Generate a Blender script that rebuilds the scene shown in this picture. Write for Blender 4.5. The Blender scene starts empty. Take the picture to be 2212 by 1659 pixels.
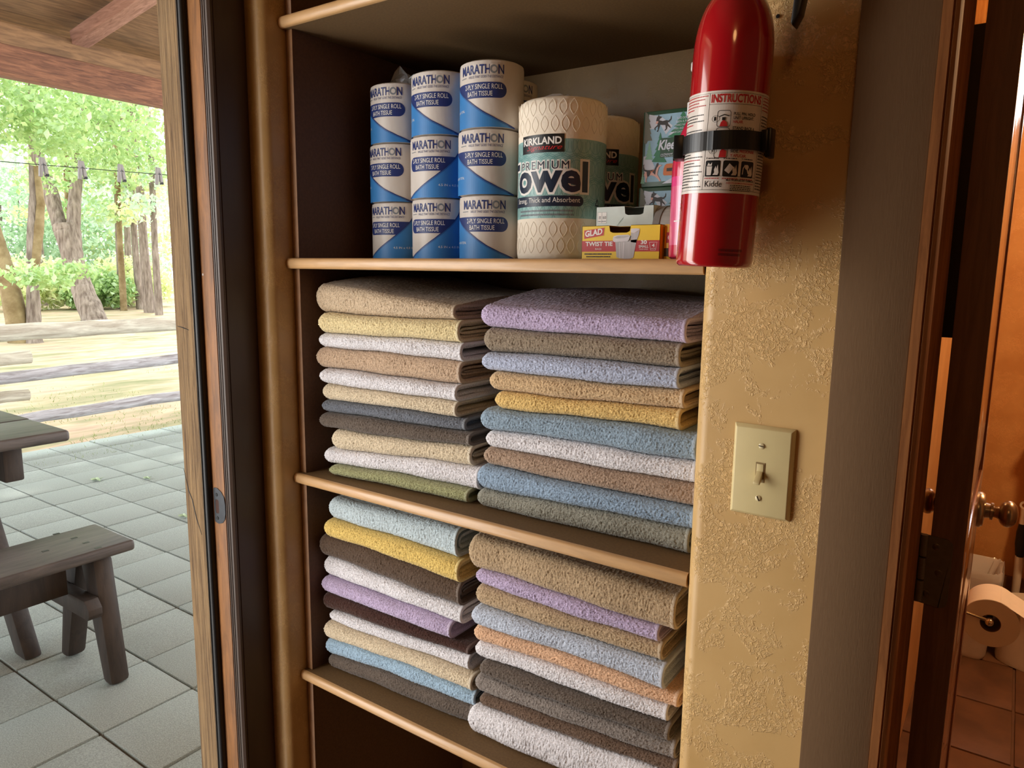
import bpy, bmesh, math, random
import numpy as np
from mathutils import Vector, Matrix, noise

# ------------------------------------------------------------------ camera
scene = bpy.context.scene
COL = scene.collection
yaw, pitch, roll = math.radians(34.7109), math.radians(8.9558), math.radians(0.7396)
fw = Vector((-math.sin(yaw) * math.cos(pitch), math.cos(yaw) * math.cos(pitch), -math.sin(pitch)))
rt = Vector((math.cos(yaw), math.sin(yaw), 0.0))
up = rt.cross(fw)
rt2 = rt * math.cos(roll) + up * math.sin(roll)
up2 = -rt * math.sin(roll) + up * math.cos(roll)
cam_d = bpy.data.cameras.new('camera')
cam_d.sensor_width = 36.0
cam_d.sensor_fit = 'HORIZONTAL'
cam_d.lens = 25.5088
cam_d.clip_start = 0.02
cam_d.clip_end = 300
cam = bpy.data.objects.new('camera', cam_d)
COL.objects.link(cam)
cam.matrix_world = Matrix(((rt2.x, up2.x, -fw.x, 0), (rt2.y, up2.y, -fw.y, 0), (rt2.z, up2.z, -fw.z, 1.40), (0, 0, 0, 1)))
scene.camera = cam

# ------------------------------------------------------------------ light, world, exposure
scene.view_settings.view_transform = 'Standard'
scene.view_settings.look = 'None'
scene.view_settings.gamma = 1
scene.view_settings.use_curve_mapping = False
scene.view_settings.exposure = 0.0
world = bpy.data.worlds.new('sky')
scene.world = world
world.use_nodes = True
bg = world.node_tree.nodes['Background']
bg.inputs[0].default_value = (0.93, 0.97, 1.0, 1)
bg.inputs[1].default_value = 4.6


def lamp(name, kind, loc, power, color, target=None, size=None, size_y=None, angle=None, spread=None):
    d = bpy.data.lights.new(name, kind)
    d.energy = power
    d.color = color
    if kind == 'AREA':
        d.shape = 'RECTANGLE'
        d.size = size
        d.size_y = size_y or size
        if spread:
            d.spread = spread
    elif kind == 'SUN':
        d.angle = angle
    else:
        d.shadow_soft_size = size
    o = bpy.data.objects.new(name, d)
    COL.objects.link(o)
    o.location = loc
    if target is not None:
        o.rotation_euler = (Vector(target) - Vector(loc)).to_track_quat('-Z', 'Z').to_euler()
    return o


lamp('sun', 'SUN', (-22, 16, 30), 5.6, (1.0, 0.96, 0.90), target=(-12.5, 8.0, 6.0), angle=math.radians(1.0))
# area lamp added in the open doorway to boost the daylight coming in
lamp('door_daylight_boost', 'AREA', (-1.40, 0.10, 1.02), 21, (1.0, 0.97, 0.93), target=(0.0, 0.10, 1.02), size=1.9, size_y=0.60)
lamp('hall_lamp', 'POINT', (0.25, -0.6, 2.25), 5.2, (1.0, 0.52, 0.19), size=0.12)
lamp('bathroom_lamp', 'POINT', (0.62, 2.35, 2.1), 56, (1.0, 0.63, 0.31), size=0.10)


# ------------------------------------------------------------------ materials
def lin(c):
    return tuple((v / 255 / 12.92) if v / 255 <= 0.04045 else ((v / 255 + 0.055) / 1.055) ** 2.4 for v in c)


MATS = {}


def mat(name, rgb, rough=0.6, var=0.08, vscale=40.0, bump=0.0, bscale=200.0, metal=0.0, coat=0.0, sheen=0.0,
        spec=0.5, stretch=(1, 1, 1), rgb2=None, emit=None, trans=0.0, alpha=1.0, detail=4.0, bdist=0.002):
    if name in MATS:
        return MATS[name]
    m = bpy.data.materials.new(name)
    m.use_nodes = True
    nt = m.node_tree
    b = nt.nodes['Principled BSDF']
    b.inputs['Roughness'].default_value = rough
    b.inputs['Metallic'].default_value = metal
    b.inputs['Coat Weight'].default_value = coat
    b.inputs['Coat Roughness'].default_value = 0.06
    b.inputs['Sheen Weight'].default_value = sheen
    b.inputs['Specular IOR Level'].default_value = spec
    b.inputs['Transmission Weight'].default_value = trans
    b.inputs['Alpha'].default_value = alpha
    c = lin(rgb)
    c2 = lin(rgb2) if rgb2 else tuple(v * (1 - 2 * var) for v in c)
    tc = nt.nodes.new('ShaderNodeTexCoord')
    mp = nt.nodes.new('ShaderNodeMapping')
    mp.inputs['Scale'].default_value = stretch
    nt.links.new(tc.outputs['Object'], mp.inputs['Vector'])
    nz = nt.nodes.new('ShaderNodeTexNoise')
    nz.inputs['Scale'].default_value = vscale
    nz.inputs['Detail'].default_value = detail
    nt.links.new(mp.outputs[0], nz.inputs['Vector'])
    rp = nt.nodes.new('ShaderNodeValToRGB')
    rp.color_ramp.elements[0].position = 0.32
    rp.color_ramp.elements[1].position = 0.68
    rp.color_ramp.elements[0].color = (*c2, 1)
    rp.color_ramp.elements[1].color = (*c, 1)
    nt.links.new(nz.outputs['Fac'], rp.inputs['Fac'])
    nt.links.new(rp.outputs['Color'], b.inputs['Base Color'])
    if bump:
        n2 = nt.nodes.new('ShaderNodeTexNoise')
        n2.inputs['Scale'].default_value = bscale
        n2.inputs['Detail'].default_value = 3
        nt.links.new(mp.outputs[0], n2.inputs['Vector'])
        bp = nt.nodes.new('ShaderNodeBump')
        bp.inputs['Strength'].default_value = bump
        bp.inputs['Distance'].default_value = bdist
        nt.links.new(n2.outputs['Fac'], bp.inputs['Height'])
        nt.links.new(bp.outputs[0], b.inputs['Normal'])
    if emit:
        b.inputs['Emission Color'].default_value = (*lin(emit[0]), 1)
        b.inputs['Emission Strength'].default_value = emit[1]
    MATS[name] = m
    return m


def plaster(name, rgb, rgb2, amount=1.0, lo=0.48, hi=0.55):
    """hand trowelled knock-down texture: smooth plaster with patches of small ridges"""
    m = bpy.data.materials.new(name)
    m.use_nodes = True
    nt = m.node_tree
    L = nt.links.new
    b = nt.nodes['Principled BSDF']
    b.inputs['Roughness'].default_value = 0.42
    tc = nt.nodes.new('ShaderNodeTexCoord')

    def nz(scale, det, rough=0.5, dist=0.0):
        n = nt.nodes.new('ShaderNodeTexNoise')
        n.inputs['Scale'].default_value = scale
        n.inputs['Detail'].default_value = det
        n.inputs['Roughness'].default_value = rough
        n.inputs['Distortion'].default_value = dist
        L(tc.outputs['Object'], n.inputs['Vector'])
        return n

    def mth(op, a, bb=None, clamp=False):
        n = nt.nodes.new('ShaderNodeMath')
        n.operation = op
        n.use_clamp = clamp
        for i, v in enumerate((a, bb)):
            if v is None:
                continue
            if isinstance(v, (int, float)):
                n.inputs[i].default_value = v
            else:
                L(v, n.inputs[i])
        return n.outputs[0]

    def ramp(v, p0, p1):
        r = nt.nodes.new('ShaderNodeMapRange')
        r.interpolation_type = 'SMOOTHSTEP'
        r.inputs['From Min'].default_value = p0
        r.inputs['From Max'].default_value = p1
        L(v, r.inputs['Value'])
        return r.outputs[0]
    mask = ramp(nz(17.0, 6, 0.66, 0.5).outputs['Fac'], lo, hi)
    fine = nz(165.0, 4, 0.55, 0.8).outputs['Fac']
    ridge = ramp(mth('ABSOLUTE', mth('SUBTRACT', fine, 0.5)), 0.085, 0.0)
    h = mth('MULTIPLY', ridge, mask)
    h2 = mth('ADD', h, mth('MULTIPLY', nz(60, 3).outputs['Fac'], 0.12))
    bp = nt.nodes.new('ShaderNodeBump')
    bp.inputs['Strength'].default_value = 0.8 * amount
    bp.inputs['Distance'].default_value = 0.0010
    L(h2, bp.inputs['Height'])
    L(bp.outputs[0], b.inputs['Normal'])
    rp = nt.nodes.new('ShaderNodeValToRGB')
    rp.color_ramp.elements[0].color = (*lin(rgb2), 1)
    rp.color_ramp.elements[1].color = (*lin(rgb), 1)
    rp.color_ramp.elements[0].position = 0.35
    rp.color_ramp.elements[1].position = 0.65
    L(nz(9, 4).outputs['Fac'], rp.inputs['Fac'])
    mxc = nt.nodes.new('ShaderNodeMix')             # ridge highlights put into the colour as a paler tone
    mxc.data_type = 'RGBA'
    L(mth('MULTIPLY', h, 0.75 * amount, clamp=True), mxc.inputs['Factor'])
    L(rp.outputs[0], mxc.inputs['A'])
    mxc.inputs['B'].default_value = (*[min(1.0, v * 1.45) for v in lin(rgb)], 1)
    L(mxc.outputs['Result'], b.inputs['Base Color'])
    return m


def wood(name, rgb, rgb2, stretch, scale=14.0, rough=0.6, bump=0.35, coat=0.0, bdist=0.0015, spec=0.5):
    """grain drawn out along one axis"""
    m = bpy.data.materials.new(name)
    m.use_nodes = True
    nt = m.node_tree
    L = nt.links.new
    b = nt.nodes['Principled BSDF']
    b.inputs['Roughness'].default_value = rough
    b.inputs['Specular IOR Level'].default_value = spec
    b.inputs['Coat Weight'].default_value = coat
    b.inputs['Coat Roughness'].default_value = 0.12
    tc = nt.nodes.new('ShaderNodeTexCoord')
    mp = nt.nodes.new('ShaderNodeMapping')
    mp.inputs['Scale'].default_value = stretch
    L(tc.outputs['Object'], mp.inputs['Vector'])
    n1 = nt.nodes.new('ShaderNodeTexNoise')
    n1.inputs['Scale'].default_value = scale
    n1.inputs['Detail'].default_value = 7
    n1.inputs['Roughness'].default_value = 0.62
    n1.inputs['Distortion'].default_value = 0.7
    L(mp.outputs[0], n1.inputs['Vector'])
    rp = nt.nodes.new('ShaderNodeValToRGB')
    e = rp.color_ramp.elements
    e[0].position, e[1].position = 0.34, 0.66
    e[0].color, e[1].color = (*lin(rgb2), 1), (*lin(rgb), 1)
    L(n1.outputs['Fac'], rp.inputs['Fac'])
    L(rp.outputs[0], b.inputs['Base Color'])
    n2 = nt.nodes.new('ShaderNodeTexNoise')
    n2.inputs['Scale'].default_value = scale * 3
    n2.inputs['Detail'].default_value = 4
    L(mp.outputs[0], n2.inputs['Vector'])
    ad = nt.nodes.new('ShaderNodeMath')
    ad.operation = 'ADD'
    L(n1.outputs['Fac'], ad.inputs[0])
    L(n2.outputs['Fac'], ad.inputs[1])
    bp = nt.nodes.new('ShaderNodeBump')
    bp.inputs['Strength'].default_value = bump
    bp.inputs['Distance'].default_value = bdist
    L(ad.outputs[0], bp.inputs['Height'])
    L(bp.outputs[0], b.inputs['Normal'])
    return m


# ------------------------------------------------------------------ mesh helpers
def join(bm, src, M=None, mi=0):
    if M is not None:
        bmesh.ops.transform(src, matrix=M, verts=src.verts)
    for f in src.faces:
        f.material_index = mi
    me = bpy.data.meshes.new('tmp')
    src.to_mesh(me)
    src.free()
    bm.from_mesh(me)
    bpy.data.meshes.remove(me)


def box(bm, lo, hi, bev=0.0, seg=2, mi=0, M=None):
    t = bmesh.new()
    bmesh.ops.create_cube(t, size=1.0)
    lo, hi = Vector(lo), Vector(hi)
    c, s = (lo + hi) / 2, hi - lo
    for v in t.verts:
        v.co = Vector((v.co.x * s.x + c.x, v.co.y * s.y + c.y, v.co.z * s.z + c.z))
    if bev:
        bmesh.ops.bevel(t, geom=list(t.edges), offset=bev, segments=seg, affect='EDGES', profile=0.5)
    join(bm, t, M, mi)


def prism(bm, pts, axis, a, b, mi=0, bev=0.0, M=None):
    """pts: 2D outline; axis 'x','y','z' = direction of extrusion from a to b"""
    t = bmesh.new()

    def P(p, h):
        return {'z': (p[0], p[1], h), 'y': (p[0], h, p[1]), 'x': (h, p[0], p[1])}[axis]
    v0 = [t.verts.new(P(p, a)) for p in pts]
    v1 = [t.verts.new(P(p, b)) for p in pts]
    n = len(pts)
    t.faces.new(v0)
    t.faces.new(v1)
    for i in range(n):
        t.faces.new((v0[i], v0[(i + 1) % n], v1[(i + 1) % n], v1[i]))
    bmesh.ops.recalc_face_normals(t, faces=t.faces)
    if bev:
        bmesh.ops.bevel(t, geom=list(t.edges), offset=bev, segments=2, affect='EDGES', profile=0.5)
    bmesh.ops.triangulate(t, faces=[f for f in t.faces if len(f.verts) > 4])
    join(bm, t, M, mi)


def lathe(bm, prof, n=48, mi=0, M=None, closed=False):
    """prof: list of (radius, z)"""
    t = bmesh.new()
    rings = []
    for r, z in prof:
        if r < 1e-6:
            rings.append([t.verts.new((0, 0, z))])
        else:
            rings.append([t.verts.new((r * math.cos(2 * math.pi * k / n), r * math.sin(2 * math.pi * k / n), z)) for k in range(n)])
    if closed:
        rings.append(rings[0])
    for A, B in zip(rings, rings[1:]):
        for k in range(n):
            k2 = (k + 1) % n
            q = [A[k % len(A)], A[k2 % len(A)], B[k2 % len(B)], B[k % len(B)]]
            u = []
            for v in q:
                if v not in u:
                    u.append(v)
            if len(u) > 2:
                try:
                    t.faces.new(u)
                except ValueError:
                    pass
    bmesh.ops.recalc_face_normals(t, faces=t.faces)
    join(bm, t, M, mi)


def tube(bm, pts, rad, n=10, mi=0, cap=True, M=None, wob=0.0, seed=0):
    t = bmesh.new()
    rnd = random.Random(seed)
    pts = [Vector(p) for p in pts]
    rads = rad if isinstance(rad, (list, tuple)) else [rad] * len(pts)
    rings = []
    ref = None
    for i, p in enumerate(pts):
        d = (pts[min(i + 1, len(pts) - 1)] - pts[max(i - 1, 0)]).normalized()
        if ref is None:
            ref = Vector((0, 0, 1)) if abs(d.z) < 0.9 else Vector((1, 0, 0))
        a = d.cross(ref).normalized()
        b = d.cross(a).normalized()
        ref = a.cross(d).normalized()
        ring = []
        for k in range(n):
            w = 1 + wob * (rnd.random() - 0.5)
            an = 2 * math.pi * k / n
            ring.append(t.verts.new(p + (a * math.cos(an) + b * math.sin(an)) * rads[i] * w))
        rings.append(ring)
    for A, B in zip(rings, rings[1:]):
        for k in range(n):
            t.faces.new((A[k], A[(k + 1) % n], B[(k + 1) % n], B[k]))
    if cap:
        t.faces.new(rings[0])
        t.faces.new(rings[-1])
    bmesh.ops.recalc_face_normals(t, faces=t.faces)
    join(bm, t, M, mi)


def mesh_obj(name, bm, mats, parent=None, smooth=40, local=False):
    me = bpy.data.meshes.new(name)
    bm.to_mesh(me)
    bm.free()
    for m in (mats if isinstance(mats, (list, tuple)) else [mats]):
        me.materials.append(m)
    if smooth:
        me.shade_smooth()
        me.set_sharp_from_angle(angle=math.radians(smooth))
    o = bpy.data.objects.new(name, me)
    COL.objects.link(o)
    if parent is not None:
        if not local:
            w = Vector(parent.location)
            q = parent.parent
            while q is not None:
                w += Vector(q.location)
                q = q.parent
            me.transform(Matrix.Translation(-w))
        o.parent = parent
    return o


def tag(o, label=None, cat=None, group=None, kind=None):
    for k, v in (('label', label), ('category', cat), ('group', group), ('kind', kind)):
        if v:
            o[k] = v
    return o


def thing(name, loc, label, cat, group=None):
    o = bpy.data.objects.new(name, None)
    o.empty_display_size = 0.02
    COL.objects.link(o)
    o.location = loc
    return tag(o, label, cat, group)


def struct(name, bm, m, smooth=40, label=None):
    return tag(mesh_obj(name, bm, m, smooth=smooth), label=label, kind='structure')


def dup(root, loc, rotz, label):
    r = root.copy()
    COL.objects.link(r)
    r.location = loc
    r.rotation_euler = (0, 0, rotz)
    r['label'] = label
    for ch in list(root.children):
        c = ch.copy()
        COL.objects.link(c)
        c.parent = r
        for g in ch.children:
            d = g.copy()
            COL.objects.link(d)
            d.parent = c
    return r


# ------------------------------------------------------------------ printing (flat graphics laid on packs)
def text_tris(s, x0, y0, w, h, bold=0.0, shear=0.0, spacing=1.0):
    """triangles of a line of lettering, its bounding box fitted to (x0, y0, w, h)"""
    cu = bpy.data.curves.new('t', 'FONT')
    cu.body = s
    cu.size = 1.0
    cu.offset = bold
    cu.shear = shear
    cu.space_character = spacing
    cu.resolution_u = 3
    o = bpy.data.objects.new('t', cu)
    COL.objects.link(o)
    dg = bpy.context.evaluated_depsgraph_get()
    me = bpy.data.meshes.new_from_object(o.evaluated_get(dg))
    bpy.data.objects.remove(o)
    bpy.data.curves.remove(cu)
    V = [v.co.copy() for v in me.vertices]
    F = [list(p.vertices) for p in me.polygons]
    bpy.data.meshes.remove(me)
    if not V:
        return [], []
    ax, bx = min(v.x for v in V), max(v.x for v in V)
    ay, by = min(v.y for v in V), max(v.y for v in V)
    sx = w / max(bx - ax, 1e-6)
    sy = h / max(by - ay, 1e-6)
    return [((v.x - ax) * sx + x0, (v.y - ay) * sy + y0) for v in V], F


class Print:
    """2D artwork in millimetres, mapped onto a pack by fn(u, v, offset)"""

    def __init__(self):
        self.items = []

    def poly(self, pts, mi, lay):
        self.items.append(('p', pts, None, mi, lay))

    def rect(self, u0, v0, u1, v1, mi, lay):
        self.poly([(u0, v0), (u1, v0), (u1, v1), (u0, v1)], mi, lay)

    def frame(self, u0, v0, u1, v1, t, mi, lay):
        self.rect(u0, v0, u1, v0 + t, mi, lay)
        self.rect(u0, v1 - t, u1, v1, mi, lay)
        self.rect(u0, v0, u0 + t, v1, mi, lay)
        self.rect(u1 - t, v0, u1, v1, mi, lay)

    def pill(self, u0, v0, u1, v1, mi, lay, l=True, r=True):
        R = (v1 - v0) / 2
        c = (v0 + v1) / 2
        pts = []
        if r:
            pts += [(u1 - R + R * math.sin(a), c + R * math.cos(a)) for a in np.linspace(0, math.pi, 12)]
        else:
            pts += [(u1, v1), (u1, v0)]
        if l:
            pts += [(u0 + R - R * math.sin(a), c - R * math.cos(a)) for a in np.linspace(0, math.pi, 12)]
        else:
            pts += [(u0, v0), (u0, v1)]
        self.poly(pts, mi, lay)

    def disc(self, cu, cv, r, mi, lay, rv=None, n=24):
        rv = rv or r
        self.poly([(cu + r * math.cos(2 * math.pi * k / n), cv + rv * math.sin(2 * math.pi * k / n)) for k in range(n)], mi, lay)

    def line(self, pts, w, mi, lay):
        n = len(pts)
        L, R = [], []
        for i in range(n):
            a, b = Vector(pts[max(i - 1, 0)]), Vector(pts[min(i + 1, n - 1)])
            d = (b - a).normalized()
            nn = Vector((-d.y, d.x)) * w / 2
            L.append(Vector(pts[i]) + nn)
            R.append(Vector(pts[i]) - nn)
        for i in range(n - 1):
            self.poly([tuple(L[i]), tuple(L[i + 1]), tuple(R[i + 1]), tuple(R[i])], mi, lay)

    def ring(self, cu, cv, r, w, mi, lay, n=32, vmin=None, vmax=None, rv=None):
        k2 = (rv or r) / r
        for k in range(n):
            a, b = 2 * math.pi * k / n, 2 * math.pi * (k + 1) / n
            q = [(cu + (r - w / 2) * math.cos(a), cv + (r - w / 2) * k2 * math.sin(a)), (cu + (r + w / 2) * math.cos(a), cv + (r + w / 2) * k2 * math.sin(a)),
                 (cu + (r + w / 2) * math.cos(b), cv + (r + w / 2) * k2 * math.sin(b)), (cu + (r - w / 2) * math.cos(b), cv + (r - w / 2) * k2 * math.sin(b))]
            if vmin is not None and (min(p[1] for p in q) < vmin or max(p[1] for p in q) > vmax):
                continue
            self.poly(q, mi, lay)

    def text(self, s, u, v, w, h, mi, lay, **kw):
        P, F = text_tris(s, u, v, w, h, **kw)
        if P:
            self.items.append(('m', P, F, mi, lay))

    def greek(self, u0, u1, v, h, mi, lay, seed=0, fill=1.0):
        """a line of print too small to read in the photo"""
        r = random.Random(seed)
        u = u0
        end = u0 + (u1 - u0) * fill
        while u < end - 0.5:
            w = min(r.uniform(0.8, 3.0), end - u)
            self.rect(u, v, u + w, v + h, mi, lay)
            u += w + 0.55

    def build(self, name, mats, fn, parent, step=None, gap=0.12):
        bm = bmesh.new()
        for kind, P, F, mi, lay in self.items:
            t = bmesh.new()
            vs = [t.verts.new((p[0], p[1], 0)) for p in P]
            if kind == 'p':
                t.faces.new(vs)
                bmesh.ops.triangulate(t, faces=t.faces)
            else:
                for f in F:
                    try:
                        t.faces.new([vs[i] for i in f])
                    except ValueError:
                        pass
            for f in t.faces:
                f.normal_update()
                if f.normal.z < 0:
                    f.normal_flip()
            if step:
                u0, u1 = min(p[0] for p in P), max(p[0] for p in P)
                k = math.ceil(u0 / step)
                while k * step < u1:
                    if k * step > u0 + 0.01:
                        bmesh.ops.bisect_plane(t, geom=t.verts[:] + t.edges[:] + t.faces[:], plane_co=(k * step, 0, 0), plane_no=(1, 0, 0))
                    k += 1
            for v in t.verts:
                v.co = fn(v.co.x, v.co.y, 0.15 + gap * lay)
            join(bm, t, None, mi)
        return mesh_obj(name, bm, mats, parent, smooth=0, local=True)


def on_cylinder(r):
    def fn(u, v, off):
        a = u / r
        R = (r + off) / 1000
        return Vector((R * math.sin(a), -R * math.cos(a), v / 1000))
    return fn


def on_front(x0, y0, z0):
    def fn(u, v, off):
        return Vector((x0 + u / 1000, y0 - off / 1000, z0 + v / 1000))
    return fn


# ------------------------------------------------------------------ the room
GZ = -0.03
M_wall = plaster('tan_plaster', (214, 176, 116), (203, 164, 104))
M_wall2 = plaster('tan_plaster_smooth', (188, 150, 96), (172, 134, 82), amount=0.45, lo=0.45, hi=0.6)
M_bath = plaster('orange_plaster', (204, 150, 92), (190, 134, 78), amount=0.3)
M_ceil = mat('ceiling_boards', (120, 88, 58), 0.8)
M_hall = mat('brown_hall_wall', (116, 86, 60), 0.8)
M_tilefloor = mat('brown_floor_tile', (122, 84, 58), 0.45, var=0.2, vscale=9, bump=0.2, bscale=30)
M_mdf = mat('raw_fibreboard', (118, 90, 54), 0.75, var=0.12, vscale=260, bump=0.1, bscale=600)
M_edge = mat('varnished_board_edge', (202, 158, 106), 0.42, var=0.09, vscale=22, stretch=(1, 6, 6), coat=0.25)
M_panel = mat('dark_side_board', (98, 66, 44), 0.7, var=0.12, vscale=200, bump=0.08, bscale=500)
M_pedge = mat('side_board_edge', (150, 108, 70), 0.55, var=0.1, vscale=40)
M_brown = mat('dark_brown_paint', (66, 48, 36), 0.45, var=0.05, vscale=12, stretch=(8, 8, 1))
M_greige = mat('grey_brown_paint', (116, 90, 64), 0.75, spec=0.15, var=0.04, vscale=60, stretch=(10, 10, 1), bump=0.12, bscale=90)
M_jamb = wood('stained_jamb_wood', (150, 98, 46), (106, 66, 26), (9, 9, 1.0), scale=9, rough=0.55, bump=0.25)
M_rough = wood('rough_sawn_wood', (162, 131, 90), (92, 68, 44), (44, 44, 1.1), scale=7, rough=0.85, bump=0.9, bdist=0.003)
M_greyp0 = mat('nail_metal', (190, 182, 172), 0.4)
M_black = mat('black_rubber', (16, 15, 15), 0.45, var=0.1, vscale=30)
M_trim = wood('dark_stained_trim', (156, 102, 58), (122, 76, 42), (12, 12, 1), scale=8, rough=0.7, bump=0.15, spec=0.12)
M_dooredge = wood('dark_door_edge', (130, 90, 60), (108, 72, 46), (14, 14, 1), scale=8, rough=0.6, bump=0.1)
M_doorface = wood('varnished_door_wood', (150, 88, 50), (112, 62, 34), (14, 14, 1), scale=8, rough=0.22, bump=0.08, coat=0.7)

bm = bmesh.new()
box(bm, (-1.175, -2.2, GZ - 0.1), (1.4, 0.98, GZ))
box(bm, (-1.17, 0.98, GZ - 0.1), (-0.27, 1.5, GZ))
struct('floor', bm, M_tilefloor)
bm = bmesh.new()
nx, ny = 6, 9
for i in range(nx):
    for j in range(ny):
        x0, y0 = -0.21 + i * 0.33, 0.80 + j * 0.33
        box(bm, (x0 + 0.004, y0 + 0.004, GZ - 0.02), (x0 + 0.326, y0 + 0.326, GZ), 0.003)
box(bm, (-0.27, 0.98, GZ - 0.1), (1.4, 3.4, GZ - 0.006), mi=1)
struct('floor_bathroom', bm, [M_tilefloor, mat('tile_grout', (112, 78, 54), 0.8)])
bm = bmesh.new()
box(bm, (-1.32, -2.2, 2.45), (1.4, 3.45, 2.55))
struct('ceiling', bm, M_ceil)
bm = bmesh.new()
box(bm, (-1.32, -2.3, GZ - 0.1), (1.4, -2.2, 2.45))
struct('wall_rear', bm, M_hall)
bm = bmesh.new()
box(bm, (1.3, -2.2, GZ - 0.1), (1.4, 3.35, 2.45))
struct('wall_far_right', bm, M_hall)
bm = bmesh.new()                                   # wall with the outside door
box(bm, (-1.32, 0.80, GZ - 0.1), (-1.17, 1.5, 2.45))
box(bm, (-1.32, -2.2, GZ - 0.1), (-1.17, -0.16, 2.45))
box(bm, (-1.32, -0.16, 2.06), (-1.17, 0.80, 2.45))
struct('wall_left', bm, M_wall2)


def arc(cx, cy, r, a0, a1, n=8):
    return [(cx + r * math.cos(math.radians(a0 + (a1 - a0) * k / n)), cy + r * math.sin(math.radians(a0 + (a1 - a0) * k / n))) for k in range(n + 1)]


bm = bmesh.new()                                   # narrow rounded pier left of the shelves
prism(bm, [(-1.1695, 1.45), (-1.1695, 0.838)] + arc(-1.133, 0.856, 0.018, 270, 360) + [(-1.115, 1.45)], 'z', GZ - 0.1, 2.449)
struct('wall_alcove_left', bm, M_wall2)
bm = bmesh.new()                                   # wall with the switch, rounded into the alcove
prism(bm, arc(-0.3015, 0.885, 0.020, 180, 270) + [(-0.0895, 0.865), (-0.0895, 0.979), (-0.17, 0.979), (-0.17, 1.45), (-0.3215, 1.45)], 'z', GZ - 0.1, 2.449)
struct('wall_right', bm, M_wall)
bm = bmesh.new()
box(bm, (-0.0885, 0.865, 2.06), (0.75, 0.98, 2.45))
box(bm, (0.75, 0.865, GZ - 0.1), (1.3, 0.98, 2.45))
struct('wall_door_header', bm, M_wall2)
bm = bmesh.new()
box(bm, (-1.1695, 1.374, GZ - 0.1), (-0.3, 1.5, 2.449))
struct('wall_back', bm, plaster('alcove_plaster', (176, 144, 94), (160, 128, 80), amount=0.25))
bm = bmesh.new()
box(bm, (-1.114, 0.866, 2.25), (-0.3225, 1.373, 2.449))
struct('wall_alcove_header', bm, M_wall2)
bm = bmesh.new()
box(bm, (-0.27, 1.46, GZ - 0.1), (-0.17, 3.35, 2.449))
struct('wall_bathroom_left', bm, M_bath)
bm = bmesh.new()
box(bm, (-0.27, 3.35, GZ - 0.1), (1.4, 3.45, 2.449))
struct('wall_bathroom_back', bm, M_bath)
bm = bmesh.new()
box(bm, (-0.169, 3.333, GZ), (1.299, 3.349, 0.235), 0.003)
struct('baseboard_back', bm, M_tilefloor)

# outside door frame
bm = bmesh.new()
prism(bm, [(-1.1745, 0.836), (-1.1745, 0.7665), (-1.172, 0.764), (-1.1695, 0.764), (-1.1688, 0.768), (-1.1678, 0.768), (-1.167, 0.764),
           (-1.1635, 0.764), (-1.1628, 0.768), (-1.1616, 0.768), (-1.161, 0.764), (-1.157, 0.7645), (-1.153, 0.768), (-1.153, 0.7722),
           (-1.1545, 0.7732), (-1.153, 0.7742), (-1.153, 0.829), (-1.156, 0.8365)], 'z', GZ, 2.12)
struct('trim_1', bm, M_brown, smooth=25)
bm = bmesh.new()
box(bm, (-1.25, 0.764, GZ), (-1.1748, 0.80, 2.06), 0.001)
jamb = struct('trim_2', bm, M_jamb)
for x, z in [(-1.2072, 1.3843), (-1.2177, 0.8403)]:
    bm = bmesh.new()
    lathe(bm, [(0, 0.0006), (0.0018, 0.0005), (0.0024, 0)], 14, M=Matrix.Translation((x, 0.7641, z)) @ Matrix.Rotation(math.pi / 2, 4, 'X'))
    mesh_obj('nail_head', bm, M_greyp0, jamb)
bm = bmesh.new()
prism(bm, [(-1.3205, 0.90), (-1.2935, 0.765), (-1.2905, 0.757), (-1.283, 0.752), (-1.2265, 0.752), (-1.2245, 0.754), (-1.2245, 0.7635), (-1.2505, 0.7638), (-1.2505, 0.80), (-1.3205, 0.80)][1:-1] + [(-1.3205, 0.80), (-1.3205, 0.775)],
      'z', GZ, 2.30)
post = struct('trim_3', bm, M_rough, smooth=25)
for cr in ([(-1.2784, 1.2889), (-1.2589, 1.2866), (-1.2413, 1.2833)], [(-1.2851, 1.0148), (-1.2721, 0.973), (-1.2613, 0.9567), (-1.2508, 0.9219), (-1.2367, 0.8927)]):
    bm = bmesh.new()
    tube(bm, [(x, 0.7519, z) for x, z in cr], [0.0004] + [0.0011] * (len(cr) - 2) + [0.0005], 6)
    mesh_obj('crack', bm, M_black, post)
bm = bmesh.new()
prism(bm, arc(-1.2185, 0.7575, 0.0062, 0, 360, 16)[:-1], 'z', GZ, 2.05)
prism(bm, [(-1.2244, 0.7515), (-1.2215, 0.7505), (-1.2205, 0.757), (-1.213, 0.757), (-1.213, 0.7638), (-1.2244, 0.7638)], 'z', GZ, 2.05)
tag(mesh_obj('weather_strip', bm, M_black, smooth=30), 'black rubber weather strip running down the outside door jamb', 'weather strip')
# bathroom door frame
bm = bmesh.new()
box(bm, (-0.162, 0.8495, GZ), (-0.0886, 0.8648, 2.12), 0.0015)
struct('trim_4', bm, M_greige)
bm = bmesh.new()
prism(bm, [(-0.0884, 0.979), (-0.0884, 0.846), (-0.0795, 0.846), (-0.0788, 0.849), (-0.0778, 0.849), (-0.0772, 0.8455), (-0.0735, 0.8475), (-0.0715, 0.855),
           (-0.0722, 0.866), (-0.0745, 0.890), (-0.0745, 0.926), (-0.0722, 0.936), (-0.0700, 0.948), (-0.0700, 0.979)], 'z', GZ, 2.06)
struct('trim_5', bm, M_trim, smooth=25)

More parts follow.
